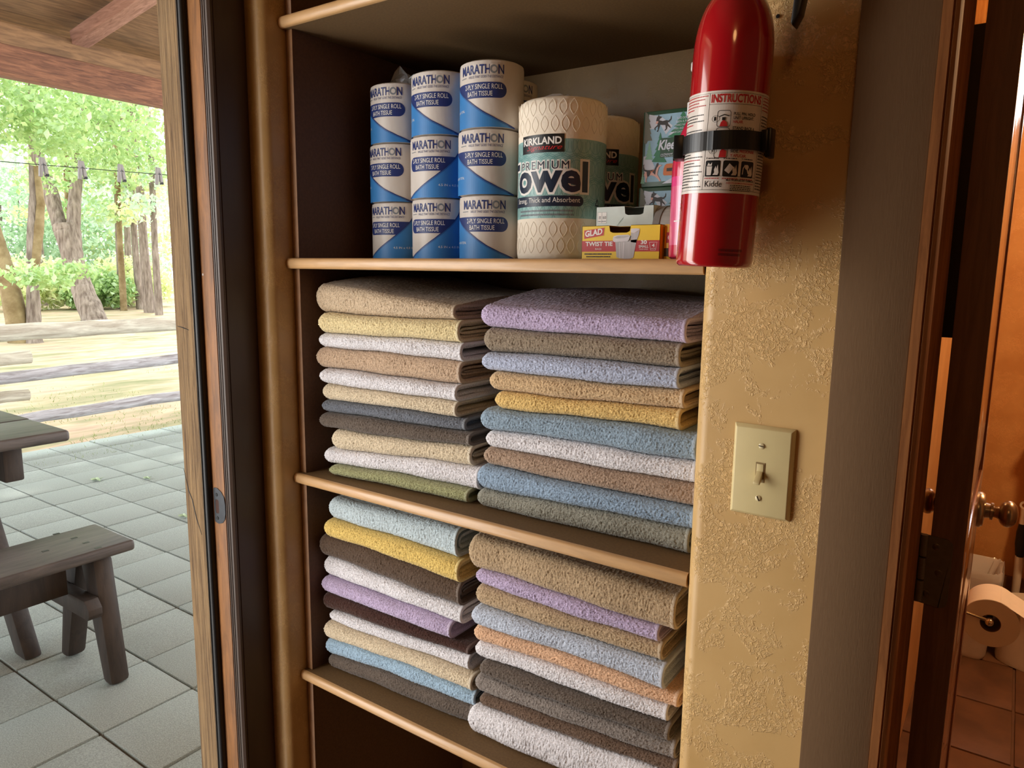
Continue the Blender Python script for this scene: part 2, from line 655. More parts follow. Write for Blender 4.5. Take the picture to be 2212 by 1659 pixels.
# strike plate on the outside door jamb
M_steel = mat('dark_brushed_steel', (96, 98, 102), 0.34, var=0.1, vscale=60, metal=0.85)
sp = thing('strike_plate', (-1.19, 0.764, 0.955), 'dark metal strike plate with a latch hole on the outside door jamb', 'strike plate')


def fan(pts, n0=6):
    return pts


bm = bmesh.new()
SP = [(-1.2085, 0.985), (-1.2065, 0.989), (-1.196, 0.9895), (-1.184, 0.984), (-1.1765, 0.976), (-1.1735, 0.962), (-1.1735, 0.944), (-1.1765, 0.932), (-1.184, 0.924), (-1.196, 0.920), (-1.2065, 0.922), (-1.2085, 0.926)]
HOLE = [(-1.2035, 0.943), (-1.2035, 0.964), (-1.2015, 0.967), (-1.195, 0.967), (-1.193, 0.964), (-1.193, 0.943), (-1.195, 0.940), (-1.2015, 0.940)]
t = bmesh.new()
vo = [t.verts.new((p[0], 0.7628, p[1])) for p in SP]
vi = [t.verts.new((p[0], 0.7628, p[1])) for p in HOLE]
es = [t.edges.new((vo[i], vo[(i + 1) % len(vo)])) for i in range(len(vo))] + [t.edges.new((vi[i], vi[(i + 1) % len(vi)])) for i in range(len(vi))]
bmesh.ops.triangle_fill(t, edges=es, use_beauty=True)
for f in t.faces:
    f.normal_update()
    if f.normal.y > 0:
        f.normal_flip()
r_ = bmesh.ops.extrude_face_region(t, geom=list(t.faces))
bmesh.ops.translate(t, vec=(0, 0.0011, 0), verts=[v for v in r_['geom'] if isinstance(v, bmesh.types.BMVert)])
bmesh.ops.recalc_face_normals(t, faces=t.faces)
join(bm, t)
mesh_obj('plate', bm, M_steel, sp, smooth=25)
bm = bmesh.new()
prism(bm, [(p[0] * 1.0, p[1]) for p in HOLE], 'y', 0.7632, 0.7638)
mesh_obj('latch_hole', bm, mat('dark_hole', (62, 30, 18), 0.8), sp)
for z in (0.9765, 0.931):
    bm = bmesh.new()
    lathe(bm, [(0, -0.0008), (0.003, -0.0008), (0.0036, 0)], 16, M=Matrix.Translation((-1.1985, 0.7627, z)) @ Matrix.Rotation(-math.pi / 2, 4, 'X'))
    mesh_obj('screw', bm, M_black, sp)

# ------------------------------------------------------------------ shelves
SH = [1.833, 1.416, 1.0075, 0.597]
names_sh = ['tan fibreboard shelf at the top of the alcove, above the paper rolls',
            'tan fibreboard shelf carrying the paper rolls and trash bag boxes',
            'tan fibreboard shelf carrying the upper two stacks of towels',
            'tan fibreboard shelf carrying the lowest two stacks of towels']
for z, lb in zip(SH, names_sh):
    s = thing('shelf', (-0.72, 1.12, z - 0.0195), lb, 'shelf', 'alcove shelves')
    bm = bmesh.new()
    box(bm, (-1.1125, 0.882, z - 0.0195), (-0.3225, 1.3735, z))
    mesh_obj('board', bm, M_mdf, s)
    bm = bmesh.new()
    pts = [(0.8818, z), (0.8818, z - 0.0195)] + [(0.8818 - 0.0085 * math.sin(a) ** 0.6, z - 0.00975 - 0.00975 * math.cos(a)) for a in np.linspace(0.0, math.pi, 11)[1:-1]]
    prism(bm, pts, 'x', -1.1135, -0.3225)
    mesh_obj('edge_band', bm, M_edge, s, smooth=35)
plab = ['dark brown side board above the top shelf, at the left', 'dark brown side board left of the toilet paper rolls',
        'dark brown side board left of the upper left towel stack', 'dark brown side board left of the lower left towel stack', 'dark brown side board under the lowest shelf, at the left']
zz = [(1.833, 2.249), (1.416, 1.8135), (1.0075, 1.3965), (0.597, 0.988), (GZ, 0.5775)]
for (a, b), lb in zip(zz, plab):
    s = thing('side_board', (-1.105, 1.12, a), lb, 'side board', 'side boards holding up the shelves')
    bm = bmesh.new()
    box(bm, (-1.1145, 0.8905, a + 0.0004), (-1.0965, 1.3735, b - 0.0004))
    mesh_obj('board', bm, M_panel, s)
    bm = bmesh.new()
    box(bm, (-1.1125, 0.889, a + 0.0004), (-1.0965, 0.8904, b - 0.0004), 0.0005)
    mesh_obj('front_edge', bm, M_pedge, s)

# ------------------------------------------------------------------ towels
hem_mat = {}


def towel_mat(name, rgb):
    m = bpy.data.materials.new('terry_' + name)
    m.use_nodes = True
    nt = m.node_tree
    L = nt.links.new
    b = nt.nodes['Principled BSDF']
    b.inputs['Roughness'].default_value = 0.95
    b.inputs['Specular IOR Level'].default_value = 0.1
    b.inputs['Sheen Weight'].default_value = 0.25
    b.inputs['Sheen Roughness'].default_value = 0.5
    tc = nt.nodes.new('ShaderNodeTexCoord')
    n1 = nt.nodes.new('ShaderNodeTexNoise')
    n1.inputs['Scale'].default_value = 620
    n1.inputs['Detail'].default_value = 2
    L(tc.outputs['Object'], n1.inputs['Vector'])
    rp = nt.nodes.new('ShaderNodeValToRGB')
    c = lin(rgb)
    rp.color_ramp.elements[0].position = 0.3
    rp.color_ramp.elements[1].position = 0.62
    rp.color_ramp.elements[0].color = (*[v * 0.56 for v in c], 1)  # shade between the terry loops is put into the colour
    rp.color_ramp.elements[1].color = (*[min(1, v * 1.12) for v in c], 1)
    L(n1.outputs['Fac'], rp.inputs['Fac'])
    L(rp.outputs[0], b.inputs['Base Color'])
    bp = nt.nodes.new('ShaderNodeBump')
    bp.inputs['Strength'].default_value = 0.32
    bp.inputs['Distance'].default_value = 0.0010
    L(n1.outputs['Fac'], bp.inputs['Height'])
    L(bp.outputs[0], b.inputs['Normal'])
    return m


TOWC = {
    'beige': (205, 182, 152), 'pale yellow': (230, 210, 160), 'white': (228, 224, 226), 'tan': (196, 168, 140), 'cream': (218, 200, 170),
    'slate grey': (112, 116, 124), 'dark taupe': (104, 92, 82), 'olive green': (166, 166, 122), 'lavender': (192, 174, 204), 'taupe': (150, 134, 114),
    'pale blue': (186, 194, 216), 'peach tan': (212, 180, 138), 'golden yellow': (228, 192, 122), 'dusty blue': (148, 168, 184), 'brown': (172, 146, 124),
    'sky blue': (150, 172, 194), 'grey green': (152, 150, 136), 'pale aqua': (196, 210, 214), 'bright yellow': (226, 194, 112), 'dark brown': (92, 74, 60),
    'chocolate': (70, 44, 36), 'light blue': (160, 186, 206), 'camel': (186, 160, 126), 'pale grey blue': (194, 202, 216), 'peach': (226, 182, 146),
    'grey taupe': (138, 128, 120), 'coffee brown': (112, 90, 74)}
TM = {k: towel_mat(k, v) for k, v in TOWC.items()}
HM = {k: mat('hem_' + k, tuple(int(min(255, 40 + v * 0.82)) for v in c), 0.8, var=0.06, vscale=300, bump=0.2, bscale=900) for k, c in TOWC.items()}


def grid_faces(nr, ncl, off=0):
    idx = np.arange(nr * ncl).reshape(nr, ncl) + off
    q = np.stack([idx[:-1, :-1], idx[:-1, 1:], idx[1:, 1:], idx[1:, :-1]], -1).reshape(-1, 4)
    return q


def raw_mesh(name, V, Q, m, smooth=True):
    me = bpy.data.meshes.new(name)
    me.vertices.add(len(V))
    me.vertices.foreach_set('co', np.asarray(V, np.float32).ravel())
    me.loops.add(len(Q) * 4)
    me.loops.foreach_set('vertex_index', np.asarray(Q, np.int32).ravel())
    me.polygons.add(len(Q))
    me.polygons.foreach_set('loop_start', np.arange(0, len(Q) * 4, 4, dtype=np.int32))
    me.update(calc_edges=True)
    me.validate()
    me.materials.append(m)
    if smooth:
        me.shade_smooth()
    return me


def make_towel(color, xl, xr, zb, zt, y0, y1, depth, fine_top, seed, label, group):
    """zb(x), zt(x): under and upper side along x; y0, y1: front line at the left and right end"""
    rng = np.random.default_rng(seed)
    t = 0.0055
    xs = np.concatenate([np.linspace(xl, xl + 0.02, 18), np.linspace(xl + 0.02, xr, int((xr - xl - 0.02) / 0.00125))[1:]])
    cx = np.float64((xl + xr) / 2)

    def profile(inset, hscale):
        """returns function s-> (dy, f) with dy from front and f in 0..1 of height"""
        th = np.linspace(-math.pi / 2, math.pi / 2, 46)
        fr = 0.5 + 0.5 * np.sign(np.sin(th)) * np.abs(np.sin(th)) ** 0.85
        dy = 0.020 * (1 - np.abs(np.cos(th)) ** 0.8)
        back = np.array([0.003, 0.007, 0.015, 0.035, 0.09, 0.2, 1.0])
        if fine_top:
            bt = np.concatenate([np.arange(0.0022, 0.26, 0.0028), [0.3, 1.0]])
        else:
            bt = np.concatenate([np.arange(0.0015, 0.016, 0.0018), [0.024, 0.05, 0.12, 1.0]])
        dyb = 0.020 + back[::-1] * (depth - 0.02)
        dyt = 0.020 + np.minimum(bt, 1) * (depth - 0.02) if not fine_top else np.minimum(0.020 + bt, depth)
        return np.concatenate([dyb, dy, dyt]), np.concatenate([np.zeros(len(dyb)), fr, np.ones(len(dyt))])
    dyp, fp = profile(0, 1)
    nr = len(dyp)

    def shell(xa, inset_z, inset_y, dense):
        X = np.repeat(xa[None, :], nr, 0)
        e = np.clip((xa - xl) / 0.016, 0, 1)
        e = np.sqrt(np.maximum(0, 1 - (1 - e) ** 2))
        ze0, ze1 = zb(xa), zt(xa)
        mid = (ze0 + ze1) / 2
        hh = np.maximum((ze1 - ze0) / 2 - inset_z - 0.0007, 0.0006) * (0.12 + 0.88 * e)
        Z = mid[None, :] + hh[None, :] * (2 * fp[:, None] - 1)
        yfront = y0 + (y1 - y0) * (xa - xl) / (xr - xl) + 0.010 * (1 - e)
        # slow waviness of the fold
        w = 0.0020 * np.sin(xa * 17 + seed) + 0.0008 * np.sin(xa * 53 + seed * 2.3)
        Y = (yfront + w)[None, :] + dyp[:, None] + inset_y
        if dense:
            dome = 0.020 if xl > -0.9 and zb(np.array([xl]))[0] > 1.2 else 0.010
            top = (fp[:, None] > 0.999) & (dyp[:, None] > 0.022)
            if fine_top:
                sag = dome * np.clip((dyp - 0.022) / 0.13, 0, 1)[:, None] ** 0.8 * np.sqrt(e)[None, :] + 0.004 * np.sin(X * 17 + seed) * np.clip(dyp / 0.1, 0, 1)[:, None]
                Z = np.where(top, Z + sag, Z)
            nzv = rng.normal(0, 0.00055, X.shape) + 0.0007 * np.abs(rng.normal(0, 1, X.shape))
            vis = (dyp < 0.30)[:, None]
            nyv = -np.cos((fp - 0.5) * math.pi)[:, None] * nzv
            nzz = np.sin((fp - 0.5) * math.pi)[:, None] * nzv
            Y = Y + np.where(vis, nyv, 0)
            Z = Z + np.where(vis, nzz * 0.6, 0)
            X = X + np.where(vis, rng.normal(0, 0.0003, X.shape), 0)
        return np.stack([X, Y, Z], -1).reshape(-1, 3), len(xa)
    V1, n1 = shell(xs, 0.0, 0.0, True)
    Q = [grid_faces(nr, n1)]
    Vs = [V1]
    off = len(V1)
    # inner side of the outer layer, back from the open right end
    xi = np.linspace(xr, xr - 0.11, 8)
    V2, n2 = shell(xi, t, t, False)
    Vs.append(V2)
    Q.append(grid_faces(nr, n2, off))
    # rim joins the last column of the outer face to the first column inside
    a = np.arange(nr) * n1 + (n1 - 1)
    b = np.arange(nr) * n2 + off
    Q.append(np.stack([a[:-1], b[:-1], b[1:], a[1:]], -1))
    off += len(V2)
    h = float(np.mean(zt(xs) - zb(xs)))
    k = 1
    while h / 2 - t * (k + 0.45) > 0.0012 and k < 4:
        rx = xr - 0.002 - 0.006 * rng.random() - (0.004 if k == 1 else 0)
        for ins, sgn in ((t * (k + 0.18), 1), (t * (k + 0.92), -1)):
            xi = np.linspace(rx, rx - 0.10, 6)
            V3, n3 = shell(xi, ins, t * k * 1.15 + (0 if sgn > 0 else t * 0.8), False)
            V3[:, 2] += 0.0012 * np.sin(V3[:, 1] * 60 + seed + k) * np.clip((V3[:, 1] - y1) / 0.1, 0, 1)
            Vs.append(V3)
            Q.append(grid_faces(nr, n3, off))
            if sgn > 0:
                ca = np.arange(nr) * n3 + off
            else:
                cb = np.arange(nr) * n3 + off
                Q.append(np.stack([ca[:-1], cb[:-1], cb[1:], ca[1:]], -1))
            off += len(V3)
        k += 1
    V = np.concatenate(Vs)
    base = Vector((cx, (y0 + y1) / 2 + depth / 2, float(zb(np.array([cx]))[0])))
    root = thing('bath_towel', base, label, 'towel', group)
    V = V - np.array(base)[None, :]
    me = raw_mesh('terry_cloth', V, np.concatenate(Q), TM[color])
    ob = bpy.data.objects.new('terry_cloth', me)
    COL.objects.link(ob)
    ob.parent = root
    # woven hem round the open end
    xh = np.array([xr - 0.006, xr - 0.004, xr - 0.001, xr + 0.0012, xr + 0.0012])
    ih = np.array([0.0, -0.0008, -0.0010, -0.0004, t * 0.55])
    rows = []
    for xv, iv in zip(xh, ih):
        P, _ = shell(np.array([min(xv, xr)]), iv, iv, False)
        P[:, 0] = xv
        rows.append(P)
    H = np.stack(rows, 1).reshape(-1, 3) - np.array(base)[None, :]
    keep = dyp < 0.2
    hm = raw_mesh('hem', H, grid_faces(nr, 5), HM[color])
    oh = bpy.data.objects.new('hem', hm)
    COL.objects.link(oh)
    oh.parent = root
    tag(oh, 'smooth woven hem at the open end of the fold')
    return root


STACKS = [
    ('upper left stack', 1.0075, -1.072, -0.742, .905, .930,
     [(.3635, .3322), (.3085, .307), (.2731, .2717), (.2448, .241), (.2047, .2004), (.1762, .1711), (.1451, .1448), (.1196, .1231), (.0893, .0978), (.0522, .0639), (.0217, .0258), (0.0012, 0.0012)],
     [-1.115, -1.1, -1.103, -1.115, -1.099, -1.099, -1.107, -1.106, -1.073, -1.098, -1.08],
     [-.767, -.754, -.749, -.754, -.756, -.759, -.744, -.729, -.729, -.714, -.73],
     ['beige', 'pale yellow', 'white', 'tan', 'white', 'cream', 'slate grey', 'dark taupe', 'cream', 'white', 'olive green']),
    ('upper right stack', 1.0075, -.677, -.356, .924, .930,
     [(.3377, .3296), (.3014, .2963), (.2625, .2635), (.2312, .2333), (.2006, .2052), (.1713, .176), (.136, .138), (.1037, .105), (.0729, .0697), (.0339, .0404), (0.0012, 0.0012)],
     [-.707, -.704, -.704, -.688, -.679, -.703, -.695, -.703, -.712, -.713],
     [-.364, -.372, -.371, -.363, -.367, -.339, -.339, -.338, -.338, -.345],
     ['lavender', 'taupe', 'pale blue', 'peach tan', 'golden yellow', 'dusty blue', 'white', 'brown', 'sky blue', 'grey green']),
    ('lower left stack', .597, -1.071, -.741, .907, .928,
     [(.3643, .3549), (.3217, .3029), (.2843, .2631), (.2378, .2165), (.1977, .1844), (.1644, .1518), (.1275, .1321), (.1047, .101), (.0708, .0712), (.0331, .0421), (0.0012, 0.0012)],
     [-1.091, -1.098, -1.118, -1.112, -1.115, -1.115, -1.099, -1.107, -1.108, -1.107],
     [-.761, -.75, -.75, -.748, -.769, -.73, -.732, -.719, -.715, -.724],
     ['pale aqua', 'bright yellow', 'dark brown', 'white', 'lavender', 'chocolate', 'white', 'cream', 'light blue', 'dark taupe']),
    ('lower right stack', .597, -.688, -.357, .918, .922,
     [(.3625, .3536), (.305, .2985), (.2752, .2707), (.2397, .2414), (.2054, .2061), (.1739, .1823), (.143, .1518), (.1128, .1277), (.0804, .0973), (.0538, .0735), (.0012, .0012)],
     [-.723, -.712, -.712, -.714, -.713, -.712, -.699, -.713, -.702, -.722],
     [-.355, -.38, -.375, -.367, -.345, -.361, -.355, -.347, -.343, -.344],
     ['camel', 'lavender', 'camel', 'pale grey blue', 'peach', 'white', 'dark taupe', 'grey taupe', 'coffee brown', 'white'])]
seed = 1
for nm, z0, XL, XR, ya, yb, BZ, LX, RX, CS in STACKS:
    N = len(CS)

    def bound(i):
        a, b = BZ[i]
        ph = i * 1.7 + z0 * 9 + XL

        def f(x, a=a, b=b, ph=ph, i=i):
            s = (x - XL) / (XR - XL)
            amp = 0.0 if i == N else 0.0011
            return z0 + a + (b - a) * s + amp * np.sin(x * 19 + ph) + amp * 0.5 * np.sin(x * 47 + ph * 2)
        return f
    for i in range(N):
        k = ya / 0.93
        xl = max(LX[i] * (k if XL < -1 else 1.0), -1.092 if XL < -1 else -0.735)
        xr = min(RX[i], -0.3265)
        ab = CS[i - 1] if i else None
        be = CS[i + 1] if i < N - 1 else None
        if i == 0:
            lab = f'{CS[i]} folded towel on top of the {nm}, above the {be} one'
        elif be is None:
            lab = f'bottom {CS[i]} folded towel of the {nm}, under the {ab} one'
        else:
            lab = f'{CS[i]} folded towel between the {ab} and {be} ones, {nm}'
        y_off = 0.004 * math.sin(seed * 2.1)
        make_towel(CS[i], xl, xr, bound(i + 1), bound(i), ya + y_off, yb + y_off, 0.36, i == 0, seed, lab, 'folded bath towels on the shelves')
        seed += 1

# ------------------------------------------------------------------ toilet paper rolls
M_wrap = mat('white_paper_wrapper', (214, 204, 194), 0.45, var=0.05, vscale=25, bump=0.6, bscale=26, bdist=0.004, stretch=(1, 1, 0.6))
M_blue = mat('blue_print', (54, 128, 194), 0.5, var=0.06, vscale=20)
M_navy = mat('navy_print', (26, 46, 108), 0.5, var=0.03)
M_white = mat('white_print', (236, 232, 226), 0.5, var=0.02)
M_greyp = mat('grey_print', (128, 134, 140), 0.5, var=0.1, vscale=300)
M_film = bpy.data.materials.new('clear_film')
M_film.use_nodes = True
_n = M_film.node_tree
_p = _n.nodes['Principled BSDF']
_p.inputs['Base Color'].default_value = (0.85, 0.85, 0.86, 1)
_p.inputs['Roughness'].default_value = 0.12
_p.inputs['Alpha'].default_value = 0.55
RH, RR = 107.0, 54.0
Z2 = 1.416


def roll_label(kind):
    p = Print()
    p.text('MARATHON', -79, 83, 79, 15, 1, 3, bold=0.018)
    # the O is a grey swirl
    p.rect(-23.6, 82.6, -10.8, 98.4, 4, 4)
    for k in range(3):
        p.ring(-17.0 + 0.25 * k, 90.5, 5.9 - 0.9 * k, 0.9, 3, 5, rv=6.2 - 0.9 * k)
    p.text('VALUE THAT GOES THE DISTANCE', -62, 77.0, 61, 4.0, 1, 3, shear=0.2)
    p.line([(-82, 79), (-68, 79.4)], 1.2, 3, 3)
    if kind == 'L':
        p.pill(-112, 46, 5, 70.5, 1, 1, l=False)
        p.text('2-PLY SINGLE ROLL', -70, 60, 68, 7.6, 2, 4)
        p.text('BATH TISSUE', -64, 49, 45, 7.6, 2, 4)
        cv = [(-126, 107), (-118, 90), (-112, 80), (-100, 68), (-81, 55), (-60, 41), (-46, 31), (-32, 22), (-10, 11.5), (9, 4.5), (22, 0.4)]
        p.poly([(-165, 0.4), (22, 0.4)] + cv[::-1] + [(-165, 107)], 0, 2)
        p.line(cv, 3.2, 1, 3)
        p.line([(a - 0.4, b - 0.5) for a, b in cv[1:-1]], 0.7, 0, 4)
        p.text('4.5 IN x 4.0 IN  TOTAL', -112, 26, 40, 4.0, 2, 4)
    else:
        p.pill(-86, 46, 40, 70.5, 1, 1, r=False)
        p.text('2-PLY SINGLE ROLL', -77, 60, 67, 7.6, 2, 4)
        p.text('BATH TISSUE', -68, 49, 47, 7.6, 2, 4)
        cv = [(-92, 0.4), (-82, 4), (-62, 14), (-43, 26), (-28, 36), (-15, 46), (0, 59), (8, 67), (16, 78), (22, 90), (27, 107)]
        p.poly([(95, 0.4)] + [(95, 107)] + cv[::-1], 0, 2)
        p.line(cv, 3.2, 1, 3)
        p.line([(a + 0.4, b - 0.5) for a, b in cv[1:-1]], 0.7, 0, 4)
        p.text('4.5 IN x 4.0 IN', -22, 20, 40, 4.0, 2, 4)
    return p


roll_groups = 'wrapped toilet paper rolls stacked on the shelf'
ROLLMATS = [M_blue, M_navy, M_white, M_greyp, M_wrap]


def make_roll(kind, name='toilet_paper_roll'):
    root = thing(name, (0, 0, 0), '', 'toilet paper', roll_groups)
    bm = bmesh.new()
    R = RR / 1000
    prof = [(0.0, 0.0006), (0.018, 0.0006), (R * 0.90, 0.0006), (R * 0.985, 0.003), (R, 0.008)] + [(R, RH / 1000 * k / 12) for k in range(1, 12)] + [(R, RH / 1000 - 0.008), (R * 0.985, RH / 1000 - 0.003), (R * 0.90, RH / 1000 - 0.0004), (0.020, RH / 1000 - 0.001), (0.016, RH / 1000 - 0.006), (0, RH / 1000 - 0.006)]
    lathe(bm, prof, 96)
    mesh_obj('wrapper', bm, M_wrap, root, smooth=50, local=True)
    roll_label(kind).build('printed_label', ROLLMATS, on_cylinder(RR), root, step=4.0)
    return root


def facing(x, y, off):
    return math.atan2(-x, y) + math.radians(off)


RL, RRt = make_roll('L'), make_roll('R')
cols = [(-1.010, 1.066), (-0.886, 1.045), (-0.771, 1.040)]
spec = [(0, 'LLR', (6, 5, 9), ('leftmost column', 'left column of rolls')), (1, 'LRR', (14, 19, 16), ('middle column', '')), (2, 'LLL', (21, 25, 27), ('column beside the paper towels', ''))]
cname = ['left front column by the side board', 'middle front column', 'front column beside the paper towels']
lev = ['top', 'middle', 'bottom']
first = {'L': True, 'R': True}
for ci, kinds, offs, _ in spec:
    for li in range(3):
        x, y = cols[ci]
        x += (0.0015, -0.002, 0.001)[li]
        z = Z2 + (2 - li) * RH / 1000 + 0.0002
        lb = f'wrapped toilet paper roll, {lev[li]} one of the {cname[ci]}'
        src = RL if kinds[li] == 'L' else RRt
        rz = facing(x, y, offs[li])
        if first[kinds[li]]:
            first[kinds[li]] = False
            src.location = (x, y, z)
            src.rotation_euler = (0, 0, rz)
            src['label'] = lb
        else:
            dup(src, (x, y, z), rz, lb)
# back row, seen over the shoulder of the front ones
for (x, y, n, off, w) in [(-0.815, 1.153, 3, 52, 'second row, behind the right front column'), (-0.875, 1.265, 3, 95, 'third row, against the back wall')]:
    for li in range(n):
        dup(RL, (x, y, Z2 + li * RH / 1000 + 0.0002), facing(x, y, off), f'wrapped toilet paper roll, {lev[2 - li]} one in the {w}')


def crumple(name, cx, cy, z, w, h, seed, parent=None):
    """a torn, crumpled bit of clear film"""
    r = random.Random(seed)
    bm = bmesh.new()
    n, m = 9, 6
    grid = []
    for j in range(m):
        row = []
        for i in range(n):
            a = (i / (n - 1) - 0.5)
            hh = h * j / (m - 1) * (1 - 0.7 * a * a + 0.22 * math.sin(seed + a * 7))
            row.append(bm.verts.new((cx + a * w * (1 - 0.25 * j / m) + r.uniform(-.1, .1) * w * 0.3, cy + r.uniform(-0.008, 0.008), z + hh + r.uniform(-.04, .04) * h)))
        grid.append(row)
    for j in range(m - 1):
        for i in range(n - 1):
            bm.faces.new((grid[j][i], grid[j][i + 1], grid[j + 1][i + 1], grid[j + 1][i]))
    return mesh_obj(name, bm, M_film, parent, smooth=0)


tag(crumple('plastic_wrapper', -1.028, 1.104, Z2 + 3 * RH / 1000 - 0.002, 0.085, 0.046, 3), 'torn clear plastic wrapper sticking up behind the left toilet paper column', 'plastic wrap')

# ------------------------------------------------------------------ paper towel rolls
KR, KH = 71.0, 247.0
M_emb = mat('embossed_paper', (240, 228, 208), 0.75, var=0.03, vscale=30, bump=0.4, bscale=70, bdist=0.003)
M_teal = mat('teal_print', (148, 188, 184), 0.4, var=0.05, vscale=30)
M_teal2 = mat('teal_dark_print', (104, 156, 154), 0.4, var=0.05)
M_blackp = mat('black_print', (18, 17, 18), 0.4, var=0.05)
M_navyk = mat('deep_navy_print', (22, 36, 58), 0.4, var=0.05)
M_redp = mat('red_print', (196, 36, 40), 0.4, var=0.05)


def kirk_label():
    p = Print()
    p.rect(-215, 64, 215, 183, 0, 0)
    for j in range(4):
        for i in range(-9, 10):
            cu, cv = i * 23 + (11.5 if j % 2 else 0), 72 + j * 34
            for rr in (21, 18.4, 11.5):
                p.ring(cu, cv, rr, 0.8, 1, 1, n=28, vmin=64.2, vmax=182.8)
    p.rect(-74, 163, 3, 190, 2, 4)
    p.text('KIRKLAND', -71, 175, 70, 11, 3, 5, bold=0.03)
    p.text('Signature', -62, 165, 62, 9.5, 5, 5, shear=0.45)
    p.text('PREMIUM', -78, 136, 91, 16, 3, 2, bold=0.07, spacing=1.3)
    p.text('PREMIUM', -76, 138, 87, 12, 4, 4, spacing=1.3)
    p.text('Towel', -131, 99.5, 177, 54, 3, 2, bold=0.085, spacing=1.0)
    p.text('Towel', -128, 103, 171, 47, 4, 4, bold=0.032, spacing=1.02)
    p.pill(-150, 82, 36, 98, 4, 3)
    p.text('Strong, Thick and Absorbent', -88, 85.5, 118, 10, 3, 5)
    p.poly([(60, 84), (70, 84), (65, 97)], 4, 3)
    p.poly([(62.5, 86), (67.5, 86), (65, 92.5)], 0, 4)
    for k in range(2):
        p.greek(-80, 20, 68 + k * 6, 2.6, 7, 3, seed=k)
    # back half carries the same print again
    p.rect(130, 163, 190, 190, 2, 4)
    return p


def make_kirk():
    root = thing('paper_towel_roll', (0, 0, 0), '', 'paper towels', 'paper towel rolls on the shelf')
    bm = bmesh.new()
    R, H = KR / 1000, KH / 1000
    prof = [(0.02, 0.012), (0.02, 0.0004), (R * 0.93, 0.0004), (R * 0.985, 0.003), (R, 0.010)] + [(R, 0.01 + (H - 0.024) * k / 20) for k in range(1, 20)] + [(R, H - 0.014), (R * 0.975, H - 0.005), (R * 0.90, H - 0.0006), (0.022, H), (0.02, H - 0.012)]
    lathe(bm, prof, 128)
    mesh_obj('paper', bm, M_emb, root, smooth=50, local=True)
    for zs in ((0.022, 0.047), (0.205, 0.23)):         # raised leaf-like embossing
        bm = bmesh.new()
        for a, z, s in [(a, z, s) for a in np.linspace(-1.4, 1.4, 13) for z in zs for s in (-1, 1)]:
            if True:
                pts = []
                for k in range(8):
                    q = k / 7
                    aa = a + s * 0.085 * math.sin(q * math.pi) * 1.0 + (0.06 if round(z * 1000) % 2 else 0)
                    pts.append(((R + 0.0002) * math.sin(aa), -(R + 0.0002) * math.cos(aa), z - 0.012 + q * 0.024))
                tube(bm, pts, 0.00034, 5)
        mesh_obj('embossed_band', bm, M_emb, root, local=True)
    kirk_label().build('printed_label', [M_teal, M_teal2, M_blackp, M_white, M_navyk, M_redp, M_navyk, M_greyp], on_cylinder(KR), root, step=4.0)
    r = random.Random(5)
    bm = bmesh.new()
    c = bm.verts.new((0.004, -0.02, H + 0.010))
    rim = []
    for k in range(18):
        a = 2 * math.pi * k / 18
        rr = 0.040 + r.uniform(-0.006, 0.006)
        rim.append((bm.verts.new((rr * math.cos(a), rr * math.sin(a) - 0.015, H + 0.0008)), bm.verts.new((rr * 0.5 * math.cos(a) + r.uniform(-.004, .004), rr * 0.5 * math.sin(a) - 0.018, H + 0.004 + r.uniform(0, 0.008)))))
    for k in range(18):
        A, B = rim[k], rim[(k + 1) % 18]
        bm.faces.new((A[0], B[0], B[1], A[1]))
        bm.faces.new((A[1], B[1], c))
    mesh_obj('gathered_film', bm, M_film, root, smooth=0, local=True)
    return root


kr = make_kirk()
kr.location = (-0.634, 1.050, Z2 + 0.0002)
kr.rotation_euler = (0, 0, facing(-0.634, 1.05, 0))
kr['label'] = 'tall white and teal paper towel roll in front, beside the toilet paper'
dup(kr, (-0.650, 1.205, Z2 + 0.0002), facing(-0.650, 1.205, 26), 'tall white and teal paper towel roll half hidden behind the front one')

# ------------------------------------------------------------------ tissue boxes
M_dkgreen = mat('dark_green_card', (34, 74, 50), 0.4, var=0.06)
M_sky = mat('light_blue_print', (150, 190, 216), 0.45, var=0.08, vscale=60)
M_snow = mat('pale_snow_print', (206, 212, 228), 0.45, var=0.04)
M_pine = mat('green_pine_print', (44, 122, 84), 0.45, var=0.06)
M_pine2 = mat('pale_pine_print', (132, 186, 160), 0.45, var=0.06)
M_pine3 = mat('grey_pine_print', (110, 112, 98), 0.45, var=0.06)
M_dog = mat('dark_dog_print', (44, 34, 34), 0.45, var=0.05)
M_pink = mat('pink_fur_print', (226, 176, 164), 0.45, var=0.05)
M_orange = mat('orange_print', (204, 112, 52), 0.45, var=0.05)


